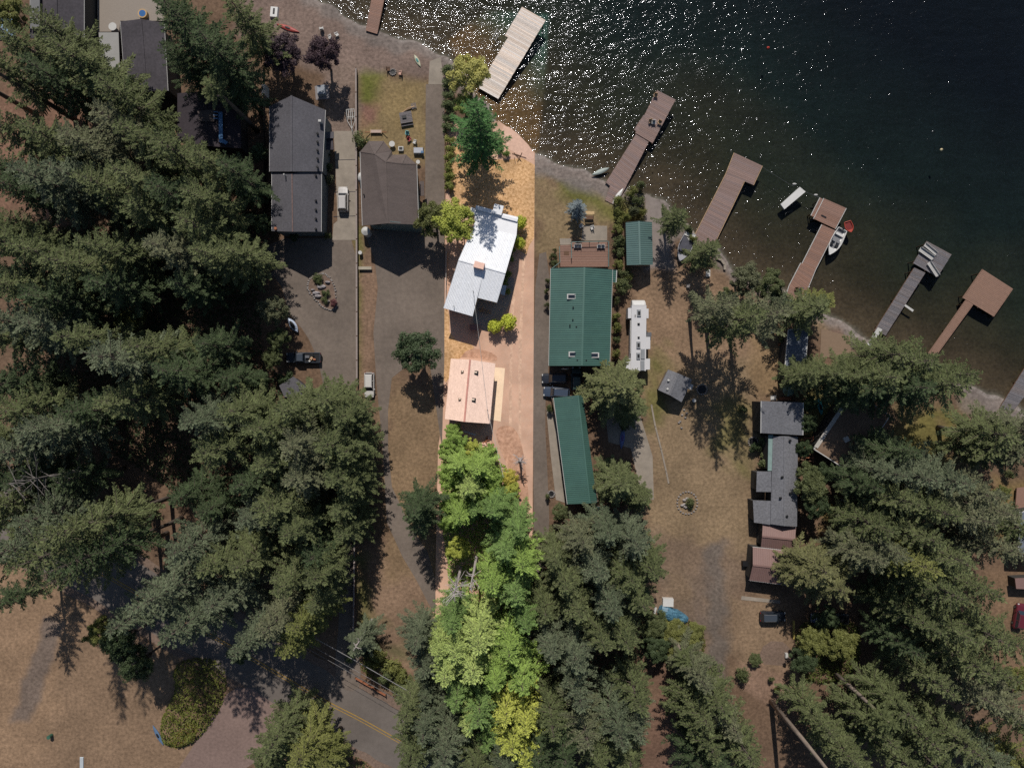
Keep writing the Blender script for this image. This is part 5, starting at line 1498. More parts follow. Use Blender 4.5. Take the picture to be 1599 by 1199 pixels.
def car(label, px, py, ang, pm, L_=4.6, W=1.85, Hh=1.65, kind='suv', cat='SUV', name='parked_suv', roofm=None, z=0.03):
    """front points along +x of the car; ang in degrees, picture up = +90"""
    p = P(px, py, .8)
    t = thing(name, label, cat, (p.x, p.y, z), math.radians(ang))
    hw, hl = W / 2, L_ / 2
    belt = .98 if kind != 'sedan' else .9
    mb = MB()
    secs = []
    prof = [(-1.0, .80, .55, .72), (-.97, .93, .38, belt - .05), (-.85, 1.0, .30, belt), (-.4, 1.0, .28, belt + .02), (.25, 1.0, .28, belt), (.42, .99, .28, belt - .02), (.8, .95, .30, belt - .13), (.94, .84, .36, belt - .26), (1.0, .66, .48, belt - .42)]
    for fx, fw, z0, z1 in prof:
        x, w = fx * hl, fw * hw
        secs.append([(x, -w, z0), (x, -w * 1.0, (z0 + z1) / 2 + .1), (x, -w * .93, z1 - .03), (x, -w * .6, z1 + .015), (x, 0, z1 + .03), (x, w * .6, z1 + .015), (x, w * .93, z1 - .03), (x, w, (z0 + z1) / 2 + .1), (x, w, z0)])
    loft(mb, secs)
    mb.build('body', pm, t, smooth=False)
    # cabin: glass house and roof skin
    if kind == 'pickup': c0, c1, r0, r1 = -.12, .50, -.06, .30
    elif kind == 'sedan': c0, c1, r0, r1 = -.72, .45, -.42, .14
    else: c0, c1, r0, r1 = -.95, .46, -.84, .20
    mb = MB()
    zt = Hh - .05
    loft(mb, [[(c0 * hl, -hw * .86, belt), (c0 * hl, hw * .86, belt), (c1 * hl, hw * .86, belt - .02), (c1 * hl, -hw * .86, belt - .02)],
              [(r0 * hl, -hw * .70, zt), (r0 * hl, hw * .70, zt), (r1 * hl, hw * .70, zt), (r1 * hl, -hw * .70, zt)]])
    mb.build('windows', GLASS, t)
    mb = MB()
    a, b = r0 * hl + .02, r1 * hl - .02
    loft(mb, [[(a, -hw * .72, zt + .002), (a, hw * .72, zt + .002), (b, hw * .70, zt + .002), (b, -hw * .70, zt + .002)], [(a + .08, -hw * .62, zt + .06), (a + .08, hw * .62, zt + .06), (b - .12, hw * .60, zt + .05), (b - .12, -hw * .60, zt + .05)]])
    mb.build('roof', roofm or pm, t)
    # pillars
    for sy in (-1, 1):
        mb = MB()
        mb.tube([(c1 * hl - .02, sy * hw * .84, belt), (r1 * hl, sy * hw * .70, zt)], .045, 4)
        mb.tube([(c0 * hl + .02, sy * hw * .84, belt), (r0 * hl, sy * hw * .70, zt)], .06, 4)
        mb.tube([((r0 + r1) / 2 * hl, sy * hw * .85, belt), ((r0 + r1) / 2 * hl, sy * hw * .71, zt)], .04, 4)
        mb.build('pillar', pm, t)
        if kind == 'suv':
            mb = MB(); mb.tube([(a + .2, sy * hw * .64, zt + .09), (b - .3, sy * hw * .63, zt + .09)], .025, 4); mb.build('roof_rail', METAL, t)
        mb = MB(); mb.box((.34 * hl, sy * (hw + .09), belt + .08), (.14, .2, .13)); mb.build('mirror', pm, t)
        mb = MB(); mb.box((.925 * hl, sy * hw * .68, belt - .27), (.22, .32, .12)); mb.build('headlight', WHITE_T, t)
        mb = MB(); mb.box((-.985 * hl, sy * hw * .74, belt - .16), (.08, .22, .2)); mb.build('tail_light', mat('tail_red', lin(130, 30, 30), .4), t)
        for sx in (-.62, .62):
            mb = MB(); mb.tube([(sx * hl, sy * (hw - .19), .33), (sx * hl, sy * (hw + .015), .33)], .34, 16)
            w = mb.build('wheel', RUBBER, t)
            mb = MB(); mb.tube([(sx * hl, sy * (hw + .016), .33), (sx * hl, sy * (hw + .03), .33)], .2, 10); mb.build('rim', METAL, w)
    if kind == 'pickup':
        mb = MB(); mb.box((-.55 * hl, 0, belt + .042), (.82 * hl, W * .80, .03)); mb.build('bed_floor', BLACKP, t)
        for sy in (-1, 1):
            mb = MB(); mb.box((-.55 * hl, sy * hw * .88, belt + .10), (.86 * hl, .10, .16)); mb.build('bed_side', pm, t)
        mb = MB(); mb.box((-.975 * hl, 0, belt + .09), (.08, W * .84, .16)); mb.build('tailgate', pm, t)
    return t


SILV = paint(lin(176, 172, 168), 'silver'); WHT = paint(lin(188, 184, 178), 'white')
BLK = paint(lin(40, 43, 50), 'black'); NAVY = paint(lin(58, 68, 84), 'navy'); GRN = paint(lin(40, 58, 52), 'dark_green'); MAR = paint(lin(92, 34, 44), 'maroon')
DGR = paint(lin(60, 66, 74), 'dark_grey'); BLU = paint(lin(84, 98, 126), 'blue_grey')
car('silver white SUV parked on the concrete drive of the long shingled house', 535.5, 311, 90, SILV, 4.7, 1.95, 1.65)
car('white SUV on the lane at the edge of the wood', 576.5, 601, -90, WHT, 4.7, 1.9, 1.7, roofm=WHT)
car('upper black SUV of the pair parked between the two green metal roofs', 866, 591, 180, BLK, 4.9, 1.95, 1.8)
car('lower dark blue SUV of the pair, with pale roof racks', 869, 612.5, 176, NAVY, 5.0, 1.95, 1.8)
car('dark green vehicle half under the eave of the green roofed house', 900, 592, 90, GRN, 4.6, 1.9, 1.7)
car('black SUV with a grey roof parked below the pale concrete strip', 1207, 962.5, 0, BLK, 4.8, 1.9, 1.75, roofm=DGR)
car('blue grey car in the shade, just right of the black SUV', 1284, 965, 180, BLU, 4.2, 1.8, 1.5, 'sedan', 'car', 'parked_car')
car('shaded dark grey pickup behind the blue grey car', 1304, 966, 180, DGR, 4.8, 1.9, 1.7, 'pickup', 'pickup', 'pickup_truck')
car('dark red car at the right edge of the picture', 1593, 962, 80, MAR, 4.8, 1.9, 1.6, 'suv', 'car', 'parked_car')
car('dark pickup with crates in its bed at the edge of the left wood', 473.5, 558.5, 180, DGR, 6.6, 2.0, 1.85, 'pickup', 'pickup', 'pickup_truck')
for i, (x, y, s_, m_) in enumerate([(480, 557, .8, METAL), (486, 560, .7, WOODL), (488, 554, .6, BLACKP), (491, 561, .5, RUST), (484, 563, .5, WHITE_T)]):
    p = P(x, y, 1.3)
    mb = MB(); mb.box((0, 0, .14), (s_, s_ * .6, .28), i)
    tag(mb.build('crate', m_, loc=(p.x, p.y, 1.13)), ['grey metal box in the bed of the dark pickup', 'pale wooden crate in the bed of the dark pickup', 'black box in the bed of the dark pickup', 'rusty orange box by the tailgate of the dark pickup', 'white box in the bed of the dark pickup'][i], 'box')
p = P(500, 559)
t = thing('utility_hitch_cart', 'small hand cart behind the tailgate of the dark pickup', 'cart', (p.x, p.y, .03))
mb = MB(); mb.box((0, 0, .5), (.5, .9, .5), 0, 1.1); mb.build('tray', BLACKP, t)
mb = MB(); mb.tube([(.3, -.3, .2), (.3, .3, .2)], .2, 10); mb.build('wheel', RUBBER, t)

# covered car with camper shell under a blue tarp
def tarp(label, px, py, ang, L_, W, Hh, col, name='tarp_covered_car', cat='covered car'):
    p = P(px, py, .8)
    t = thing(name, label, cat, (p.x, p.y, .02), math.radians(ang))
    r = random.Random(4)
    prof = [(-1, .45, .6), (-.9, .85, 1.35), (-.55, 1.0, 1.65), (-.1, 1.0, 1.62), (.15, .95, 1.35), (.4, .8, .98), (.8, .7, .85), (1, .4, .5)]
    secs = []
    for fx, fw, h in prof:
        w = W / 2 * fw
        ring = []
        for k in range(11):
            a = PI * k / 10
            j = 1 + r.uniform(-.09, .09)
            ring.append((fx * L_ / 2 + r.uniform(-.08, .08), -math.cos(a) * w * j, .05 + (h * Hh / 1.65) * math.sin(a) ** .55 * (1 + r.uniform(-.06, .06)) if 0 < k < 10 else .02))
        secs.append(ring)
    mb = MB(); loft(mb, secs); mb.build('tarp', mat('blue_tarp', lin(36, 80, 110), .5, .45, 2.6, col2=lin(92, 136, 156), spec=.4), t)
    return t
tarp('car wrapped in a crumpled blue tarp beside the brambles bank', 1052, 961, -20, 5.8, 2.5, 1.6, None)
slabthing('camper_shell', 'white ribbed camper shell standing behind the tarp covered car', 'camper shell', [(1035.5, 934.5), (1052, 935), (1051.5, 947.5), (1035, 946.5)], .0, 1.0, WHITE_H)
slabthing('white_cooler', 'small white box lying left of the tarp covered car', 'box', [(1023, 948), (1026, 949), (1023, 959), (1020.5, 957)], 0, .5, WHITE_T)

# ------------------------------------------------------------------ the camping trailer
def trailer():
    z1 = 3.4
    c = P(998, 525, z1)
    t = thing('camping_trailer', 'long white fifth wheel camping trailer with roof hatches and slide outs', 'trailer', (c.x, c.y, 0))
    RV = mat('trailer_roof', lin(190, 188, 188), .5, .04, .8, spec=.4)
    def blk(name, px, za, zb, m=RV):
        pts = [P(x, y, zb) for x, y in px]
        mb = MB(); mb.prism([(p.x, p.y) for p in pts], za, zb)
        return mb.build(name, m, t, world=True)
    blk('body', [(986.5, 477), (1009.5, 477), (1008.5, 579), (985, 579)], .75, z1)
    # rounded nose
    a, b = P(987.5, 477, z1), P(1009, 477, z1)
    mb = MB()
    secs = []
    for k in range(6):
        an = PI / 2 * k / 5
        y = a.y + .05 + 1.1 * math.sin(an); zt = z1 - 1.5 * (1 - math.cos(an)) - .01
        x0, x1 = a.x + .15 * k / 5, b.x - .15 * k / 5
        secs.append([(x0, y, 1.3), (x1, y, 1.3), (x1, y, zt - .15), (x1 - .3, y, zt), (x0 + .3, y, zt), (x0, y, zt - .15)])
    loft(mb, secs); mb.build('nose', WHITE_H, t, world=True)
    blk('slide_out', [(980.7, 481), (986.6, 481), (986.2, 497), (980.7, 497)], .9, z1 - .25)
    blk('slide_out', [(1009.4, 482), (1012.8, 482), (1012.8, 497), (1009.4, 497)], .9, z1 - .25)
    blk('slide_out', [(1008.8, 526), (1015.5, 526), (1015.3, 545), (1008.6, 545)], .9, z1 - .25)
    blk('slide_out', [(977.8, 560), (985.4, 560), (985.2, 577), (977.5, 577)], .9, z1 - .22)
    blk('slide_out', [(1008.6, 560), (1015, 560), (1014.8, 577), (1008.5, 577)], .9, z1 - .22)
    G = mat('hatch_grey', lin(132, 134, 136), .4, .08, 2)
    for x, y, sx, sy, m in ((998, 489, .62, 1.2, G), (997.5, 506, .35, .35, BLACKP), (997.5, 527, .3, .3, BLACKP), (997.2, 539, .62, 1.2, G), (997, 556, .6, 1.1, G), (1004, 553, .62, 1.7, G), (1003.5, 571, .62, 1.7, G), (992, 493, .1, .35, BLACKP)):
        p = P(x, y, z1 + .2)
        sx *= 1.25; sy *= 1.15
        mb = MB(); mb.box((p.x, p.y, z1 + .10), (sx, sy, .24 if m is G else .16), 0, .88)
        hh = mb.build('roof_hatch', m, t, world=True)
        if m is G and sy < 1.5:
            mb = MB(); mb.box((p.x, p.y, z1 + .235), (sx * .5, sy * .5, .03)); mb.build('fan', BLACKP, hh, world=True)
    for y in (520, 531):
        for x in (985.5, 1009):
            p = P(x, y, .4); mb = MB(); mb.tube([(p.x - .12, p.y, .4), (p.x + .12, p.y, .4)], .38, 14); mb.build('wheel', RUBBER, t, world=True)
    p = P(1014, 522, 1); mb = MB(); mb.box((p.x, p.y, .45), (.9, .8, .5)); mb.build('entry_steps', METAL, t, world=True)
    bar(t, P(985, 500, 2.9), P(984.6, 552, 2.9), .14, .12, WHITE_T, 'awning_roll')
trailer()

# ------------------------------------------------------------------ boats
def boat_hull(mb, L_, W, z0, z1, pts=9, transom=.8, sheer=.1):
    """pointed bow at +x"""
    secs = []
    for i in range(pts):
        f = i / (pts - 1)
        x = -L_ / 2 + L_ * f
        w = W / 2 * (transom + (1 - transom) * min(1, f * 2.5)) * (1 - max(0, (f - .45) / .55) ** 2.2)
        w = max(w, .02)
        zt = z1 + sheer * f * f
        secs.append([(x, -w, zt), (x, -w * .82, (z0 + zt) / 2 - .05), (x, 0, z0 + (.35 * (z1 - z0)) * max(0, f - .7) / .3), (x, w * .82, (z0 + zt) / 2 - .05), (x, w, zt)])
    return secs


def motorboat(label, px, py, ang, L_, W, hullm, inm, z=-.45, name='motorboat', seats=True, shield=True, top=.75, motor=True, cover=None):
    p = P(px, py, z + top)
    t = thing(name, label, 'boat', (p.x, p.y, z), math.radians(ang))
    secs = boat_hull(None, L_, W, 0, top)
    mb = MB()
    n = 5
    k = len(mb.v)
    for s in secs: mb.v += s
    for i in range(len(secs) - 1):
        for j in range(n - 1):
            a = i * n + j
            mb.f.append((a, a + n, a + n + 1, a + 1))
    mb.f.append((0, 1, 2, 3, 4))
    mb.build('hull', hullm, t, smooth=False)
    # gunwale ring and floor
    mb = MB()
    for sg in (0, 4):
        mb.tube([s[sg] for s in secs], .07, 5)
    mb.tube([secs[0][0], secs[0][4]], .08, 5)
    mb.build('gunwale', hullm, t)
    mb = MB()
    fl = [(s[0][0], s[0][1] * .86, .25) for s in secs[:-1]] + [(s[4][0], s[4][1] * .86, .25) for s in reversed(secs[:-1])]
    mb.add(fl, [tuple(range(len(fl)))]); mb.build('floor', inm, t)
    # foredeck
    i0 = int(len(secs) * .68)
    mb = MB()
    fd = [(s[0][0], s[0][1], s[0][2] + .03) for s in secs[i0:]] + [(s[4][0], s[4][1], s[4][2] + .03) for s in reversed(secs[i0:])]
    mb.slab([Vector(q) for q in fd], .05); mb.build('foredeck', cover or hullm, t)
    if seats:
        for x, sy, m in ((-.30, 0, WHITE_H), (-.05, .22, inm), (-.05, -.22, inm), (.10, .25, BLACKP), (.10, -.25, BLACKP)):
            mb = MB(); mb.box((x * L_, sy * W, .45), (.45, W * (.72 if sy == 0 else .26), .4)); mb.build('seat', m, t)
    if shield:
        mb = MB(); mb.tube([(.14 * L_, -W * .36, top), (.2 * L_, 0, top + .28), (.14 * L_, W * .36, top)], .05, 4); mb.build('windshield', GLASS, t)
    if motor:
        mb = MB(); mb.box((-L_ / 2 - .22, 0, top - .05), (.42, .36, .6), 0, .8); mb.tube([(-L_ / 2 - .25, 0, top - .3), (-L_ / 2 - .25, 0, -.2)], .08, 6); mb.build('outboard_motor', BLACKP, t)
    return t


motorboat('white motorboat with dark seats tied to the red brown dock', 1305.5, 378, -118, 5.4, 2.15, WHITE_H, mat('grey_floor', lin(120, 120, 122), .6))
motorboat('beached motorboat with a dark tattered cover by the L shaped dock', 1070, 386, -112, 5.6, 2.5, mat('alloy', lin(150, 150, 154), .4, .08, 1), mat('boat_dark', lin(52, 54, 62), .7, .3, 1.5), z=.05, seats=True, shield=True, top=.85)
t = bpy.data.objects['motorboat.001']
mb = MB(); mb.box((-2.45, 0, .80), (.75, 2.1, .12)); mb.build('stern_seat', WHITE_H, t)
mb = MB(); mb.prism([(-2.0, -1.0), (.6, -1.05), (1.1, -.5), (.2, .2), (1.0, .7), (.4, 1.05), (-2.0, 1.0), (-1.2, .3), (-1.7, -.2)], .88, .93); mb.build('cover', mat('cover_grey', lin(74, 74, 82), .85, .25, 1.5), t)
motorboat('red inflatable dinghy floating at the bow of the white motorboat', 1326, 354.5, -72, 2.1, 1.5, mat('red_rubber', lin(160, 66, 52), .5, .08, 2), mat('red_dark', lin(110, 40, 36), .6), seats=False, shield=False, top=.4, motor=False, name='dinghy')
def spindle(label, px, py, ang, L_, W, m, z=.02, name='kayak', cat='kayak', holes=1, hm=BLACKP, hh=.32):
    p = P(px, py, z + hh)
    t = thing(name, label, cat, (p.x, p.y, z), math.radians(ang))
    secs = []
    for i in range(11):
        f = i / 10
        w = max(W / 2 * math.sin(PI * f) ** .75, .015)
        h = hh * (.55 + .45 * math.sin(PI * f) ** .5)
        x = -L_ / 2 + L_ * f
        secs.append([(x, -w, h * .55), (x, -w * .6, h * .12), (x, 0, 0.0), (x, w * .6, h * .12), (x, w, h * .55), (x, w * .5, h * .92), (x, 0, h), (x, -w * .5, h * .92)])
    mb = MB(); loft(mb, secs); mb.build('hull', m, t, smooth=False)
    for k in range(holes):
        x = 0 if holes == 1 else (-.18 + .36 * k) * L_
        mb = MB(); mb.ell((x, 0, hh * .93), W * .8 * .9, W * .26, .06, 12, 6); mb.build('cockpit', hm, t)
    return t
spindle('blue kayak lying beside the kidney shaped bed', 246, 1148.5, -62, 4.3, .75, mat('blue_hull', lin(82, 106, 134), .5))
spindle('turquoise kayak in the grass between the two right hand houses', 1281.5, 635, -78, 3.3, .95, mat('turquoise_hull', lin(60, 140, 142), .5))
spindle('white and green kayak on the west beach near the boat ramp', 651.5, 94.5, -62, 2.6, .7, mat('cream_hull', lin(176, 174, 150), .5), hm=mat('teal', lin(50, 120, 116), .5))
spindle('blue and purple kayak in the shade between the barn and the concrete pad', 972, 684, 84, 4.2, .9, mat('violet_hull', lin(92, 104, 146), .5), hm=mat('purple', lin(90, 70, 120), .5))
spindle('pale grey overturned canoe at the waterline left of the pinkish dock', 938, 267.5, 22, 3.6, .85, mat('grey_hull', lin(150, 158, 152), .5), name='canoe', cat='canoe', holes=0)
spindle('slim white overturned hull leaning at the shore end of the pinkish dock', 965, 306, 55, 3.6, .8, WHITE_H, name='canoe', cat='canoe', holes=0)
spindle('red canoe on the beach above the purple leaved trees', 449, 43.5, -20, 4.6, .85, mat('red_hull', lin(150, 66, 60), .5), name='canoe', cat='canoe', holes=1, hm=BLACKP)
spindle('white jet boat under the eave of the wood below the rock garden', 456.5, 507.5, -56, 3.2, 1.3, mat('pale_blue_hull', lin(160, 170, 186), .4), z=.3, name='small_boat', cat='boat', holes=1, hh=.7)
t = thing('pedal_boat', 'white pedal boat on the beach at the top, left', 'pedal boat', tuple(P(429, 21)[:2]) + (.02,), math.radians(85))
mb = MB(); mb.box((0, 0, .25), (2.2, 1.55, .5), 0, .85); mb.build('hull', WHITE_H, t)
mb = MB(); mb.box((.1, 0, .515), (1.1, .35, .03)); mb.build('footwell', BLACKP, t)

# ------------------------------------------------------------------ boat trailer, furniture, small things
def put(name, label, cat, px, py, z=0.0, ang=0.0, group=None):
    p = P(px, py, z)
    return thing(name, label, cat, (p.x, p.y, z), math.radians(ang), group)
def part(t, name, m, *shapes):
    mb = MB()
    for s in shapes:
        if s[0] == 'b': mb.box(*s[1:])
        elif s[0] == 'c': mb.cyl(*s[1:])
        elif s[0] == 't': mb.tube(*s[1:])
        elif s[0] == 'e': mb.ell(*s[1:])
        elif s[0] == 'p': mb.prism(*s[1:])
    return mb.build(name, m, t)
t = put('boat_trailer', 'empty white boat trailer pointing down the gravel by the board fence', 'trailer', 549, 186, 0.03, -85)
part(t, 'frame', WHITE_T, ('t', [(-1.6, -.75, .5), (.6, -.7, .5), (2.0, 0, .5)], .06, 5), ('t', [(-1.6, .75, .5), (.6, .7, .5), (2.0, 0, .5)], .06, 5), ('t', [(-1.6, -.75, .5), (-1.6, .75, .5)], .06, 5), ('t', [(-.2, -.75, .5), (-.2, .75, .5)], .06, 5), ('t', [(-1.7, 0, .52), (2.6, 0, .5)], .06, 5))
for s in (-1, 1):
    part(t, 'bunk', WHITE_T, ('b', (-.7, s * .35, .62), (1.9, .1, .1)))
    part(t, 'wheel', RUBBER, ('t', [(-.6, s * .82, .3), (-.6, s * 1.0, .3)], .3, 12))

def chair(label, px, py, ang, m, z=0.02, group=None, name='garden_chair'):
    t = put(name, label, 'chair', px, py, z, ang, group)
    part(t, 'seat', m, ('b', (0, 0, .40), (.55, .6, .06)))
    part(t, 'backrest', m, ('b', (-.3, 0, .72), (.08, .6, .62)))
    for sx in (-1, 1):
        for sy in (-1, 1):
            part(t, 'leg', m, ('b', (sx * .22, sy * .26, .18), (.06, .06, .36)))
    for sy in (-1, 1):
        part(t, 'armrest', m, ('b', (0, sy * .34, .58), (.6, .09, .04)))
    return t
WD = WHITE_T
for x, y, lb in [(899, 385.5, 'leftmost white chair along the rail of the red brown deck'), (904.5, 385.5, 'second white chair from the left along the rail of the red brown deck'), (935, 386, 'third white chair from the left along the rail of the red brown deck'), (941, 386, 'rightmost white chair along the rail of the red brown deck')]:
    chair(lb, x, y, -90, WD, 1.0)
chair('white chair on the grey patio, left one', 907, 354, -60, WD, .05); chair('pale chair on the grey patio by its middle', 924, 356.5, 200, WD, .05)
chair('white lounge seat on the paving beside the purple leaved trees', 527, 56, 30, WD); chair('white lounge seat nearest the water by the purple leaved trees', 503, 47, 100, WD)
chair('white lounge seat in the middle of the group by the purple leaved trees', 516, 60, 200, WD)
chair('turquoise garden chair on the lawn of the brown shingled house', 636.5, 210, -100, mat('turq', lin(104, 164, 162), .6)); chair('red garden chair on the lawn of the brown shingled house', 639.5, 219, -40, mat('redp', lin(150, 60, 62), .6)); chair('cream garden chair on the lawn of the brown shingled house', 648, 223, 160, WD)
chair('left white lounge chair on the sand by the lakeside cabin', 1205, 518, -90, WD); chair('right dark grey lounge chair on the sand by the lakeside cabin', 1216.5, 516, -90, METAL)
chair('left pale chair on the head of the pinkish dock', 1015.5, 191, -70, WOODL, .2); chair('middle pale chair on the head of the pinkish dock', 1020, 193, -90, WD, .2); chair('right pale chair on the head of the pinkish dock', 1029, 193, -120, WOODL, .2)
chair('left chair at the beach fire ring', 607, 110, 0, WOOD); chair('right pink chair at the beach fire ring', 625.5, 116, 170, mat('pinkp', lin(176, 140, 124), .7)); 
chair('left brown chair at the shore end of the motorboat dock', 1243, 452, -80, WOOD, .2); chair('right grey chair at the shore end of the motorboat dock', 1249, 453, -100, METAL, .2)
chair('bleached wooden chair at the outer left corner of the pinkish dock', 1023, 151, -100, WOODL, .2)
# fire ring
def ring(label, px, py, r_, n=11, name='fire_ring'):
    t = put(name, label, 'fire ring', px, py)
    for i in range(n):
        a = 2 * PI * i / n
        part(t, 'stone', ROCK, ('e', (r_ * math.cos(a), r_ * math.sin(a), .1), .2, .17, .16, 7, 4))
    part(t, 'ash', BLACKP, ('c', (0, 0, 0), r_ * .8, .05, 12))
ring('stone fire ring on the beach below the chairs', 613.5, 113.5, .55)
ring('pale stone fire ring in the field right of the small garden shed', 1096, 608, .95, 15)
ring('stone circle on the ground left of the long green barn', 861, 771, .6, 11)
ring('stone circle under the trees left of the rambling grey house', 1176, 690, .9, 13)
# round tables / umbrella
def rtable(label, px, py, r_, m, z=0.02):
    t = put('round_table', label, 'table', px, py, z)
    part(t, 'tabletop', m, ('c', (0, 0, .70), r_, .05, 18)); part(t, 'leg', METAL, ('c', (0, 0, 0), .06, .7, 8)); return t
rtable('white round table on the right edge of the brown shingled house', 653.5, 255, .38, WD); rtable('small round table at the left edge of the brown shingled house lawn', 613, 227, .55, WD)
t = put('picnic_table', 'grey wooden picnic table with benches on the lawn below the fallen rack', 'picnic table', 635, 187, 0, 10)
for k in range(6): part(t, 'board', DECK_G, ('b', (0, -.75 + k * .3, .74), (2.3, .26, .05)))
for s in (-1, 1):
    part(t, 'bench', DECK_G, ('b', (0, s * 1.15, .42), (2.3, .3, .05))); part(t, 'leg', WOOD, ('b', (s * .9, 0, .35), (.1, 1.8, .7)))
part(t, 'box', BLACKP, ('b', (-.3, .2, .87), (.8, .5, .2)))
t = put('log_rack', 'bleached driftwood and broken wooden rack on the lawn', 'driftwood', 636, 172, 0, 15)
for k in range(7): part(t, 'log', WOODL, ('t', [(-1.6 + .3 * k, -.5 + .12 * k, .15 + .03 * k), (.6 + .2 * k, .1 + .1 * (k % 3), .25)], .09, 5))
for k in range(4): part(t, 'slat', DECK_G, ('b', (1.0 + .25 * k, .3, .3), (.14, 1.1, .06)))
t = put('hammock', 'hammock on its curved stand on the lawn above the brown shingled house', 'hammock', 588, 207, 0, 0)
part(t, 'stand', RUST, ('t', [(-2.0, -.3, .9), (-1.2, -.05, .25), (0, 0, .1), (1.2, -.05, .25), (2.0, -.3, .9)], .08, 6)); part(t, 'cloth', CLOTH, ('p', [(-1.1, -.25), (1.1, -.25), (1.1, .3), (-1.1, .3)], .45, .5)).color = (.40, .30, .25, 1); part(t, 'spreader_bar', WOODL, ('b', (-1.0, 0, .55), (.08, .9, .06)), ('b', (1.0, 0, .55), (.08, .9, .06)))
t = put('outdoor_sofa', 'white covered lounge suite right of the bays of the brown shingled house', 'outdoor sofa', 654, 237, 0, 0)
part(t, 'seat', CLOTH, ('b', (0, 0, .4), (1.9, 1.1, .8), 0, .9)).color = (.38, .39, .42, 1); part(t, 'cushion', CLOTH, ('b', (.75, -.35, .85), (.5, .4, .2))).color = (.1, .18, .3, 1)
t = put('fire_table', 'square dark fire table with white rim on the lawn of the brown shingled house', 'fire table', 626.5, 233.5, 0, 0)
part(t, 'rim', WD, ('b', (0, 0, .25), (.95, .8, .5))); part(t, 'burner', BLACKP, ('b', (0, 0, .51), (.65, .5, .04)))
t = put('porch_swing', 'garden swing seat with a pale canopy beside the grey patio', 'garden swing', 919.5, 338, 0, 0)
part(t, 'canopy', WOODL, ('p', [(-.8, -.1), (.8, -.1), (.8, .45), (-.8, .45)], 1.9, 1.98)).color = (1.2, 1.25, 1.1, 1); part(t, 'seat', WOOD, ('b', (0, -.35, .5), (1.5, .7, .1))); part(t, 'frame', WOOD, ('t', [(-.8, -.6, 0), (-.8, .2, 1.9)], .05, 5), ('t', [(.8, -.6, 0), (.8, .2, 1.9)], .05, 5))
t = put('patio_grill', 'black covered grill left of the patio on the lawn', 'grill', 506, 142, 0, 0)
t = put('covered_table', 'covered outdoor table with chairs above the long shingled house', 'outdoor table', 503, 143, 0, 5)
part(t, 'cover', CLOTH, ('b', (0, 0, .4), (1.6, 1.9, .8), 0, .9)).color = (.26, .28, .31, 1)
part(t, 'rug', CLOTH, ('b', (0, -.2, .02), (2.6, 2.6, .03))).color = (.22, .2, .2, 1)
bpy.data.objects.remove(bpy.data.objects['patio_grill'])
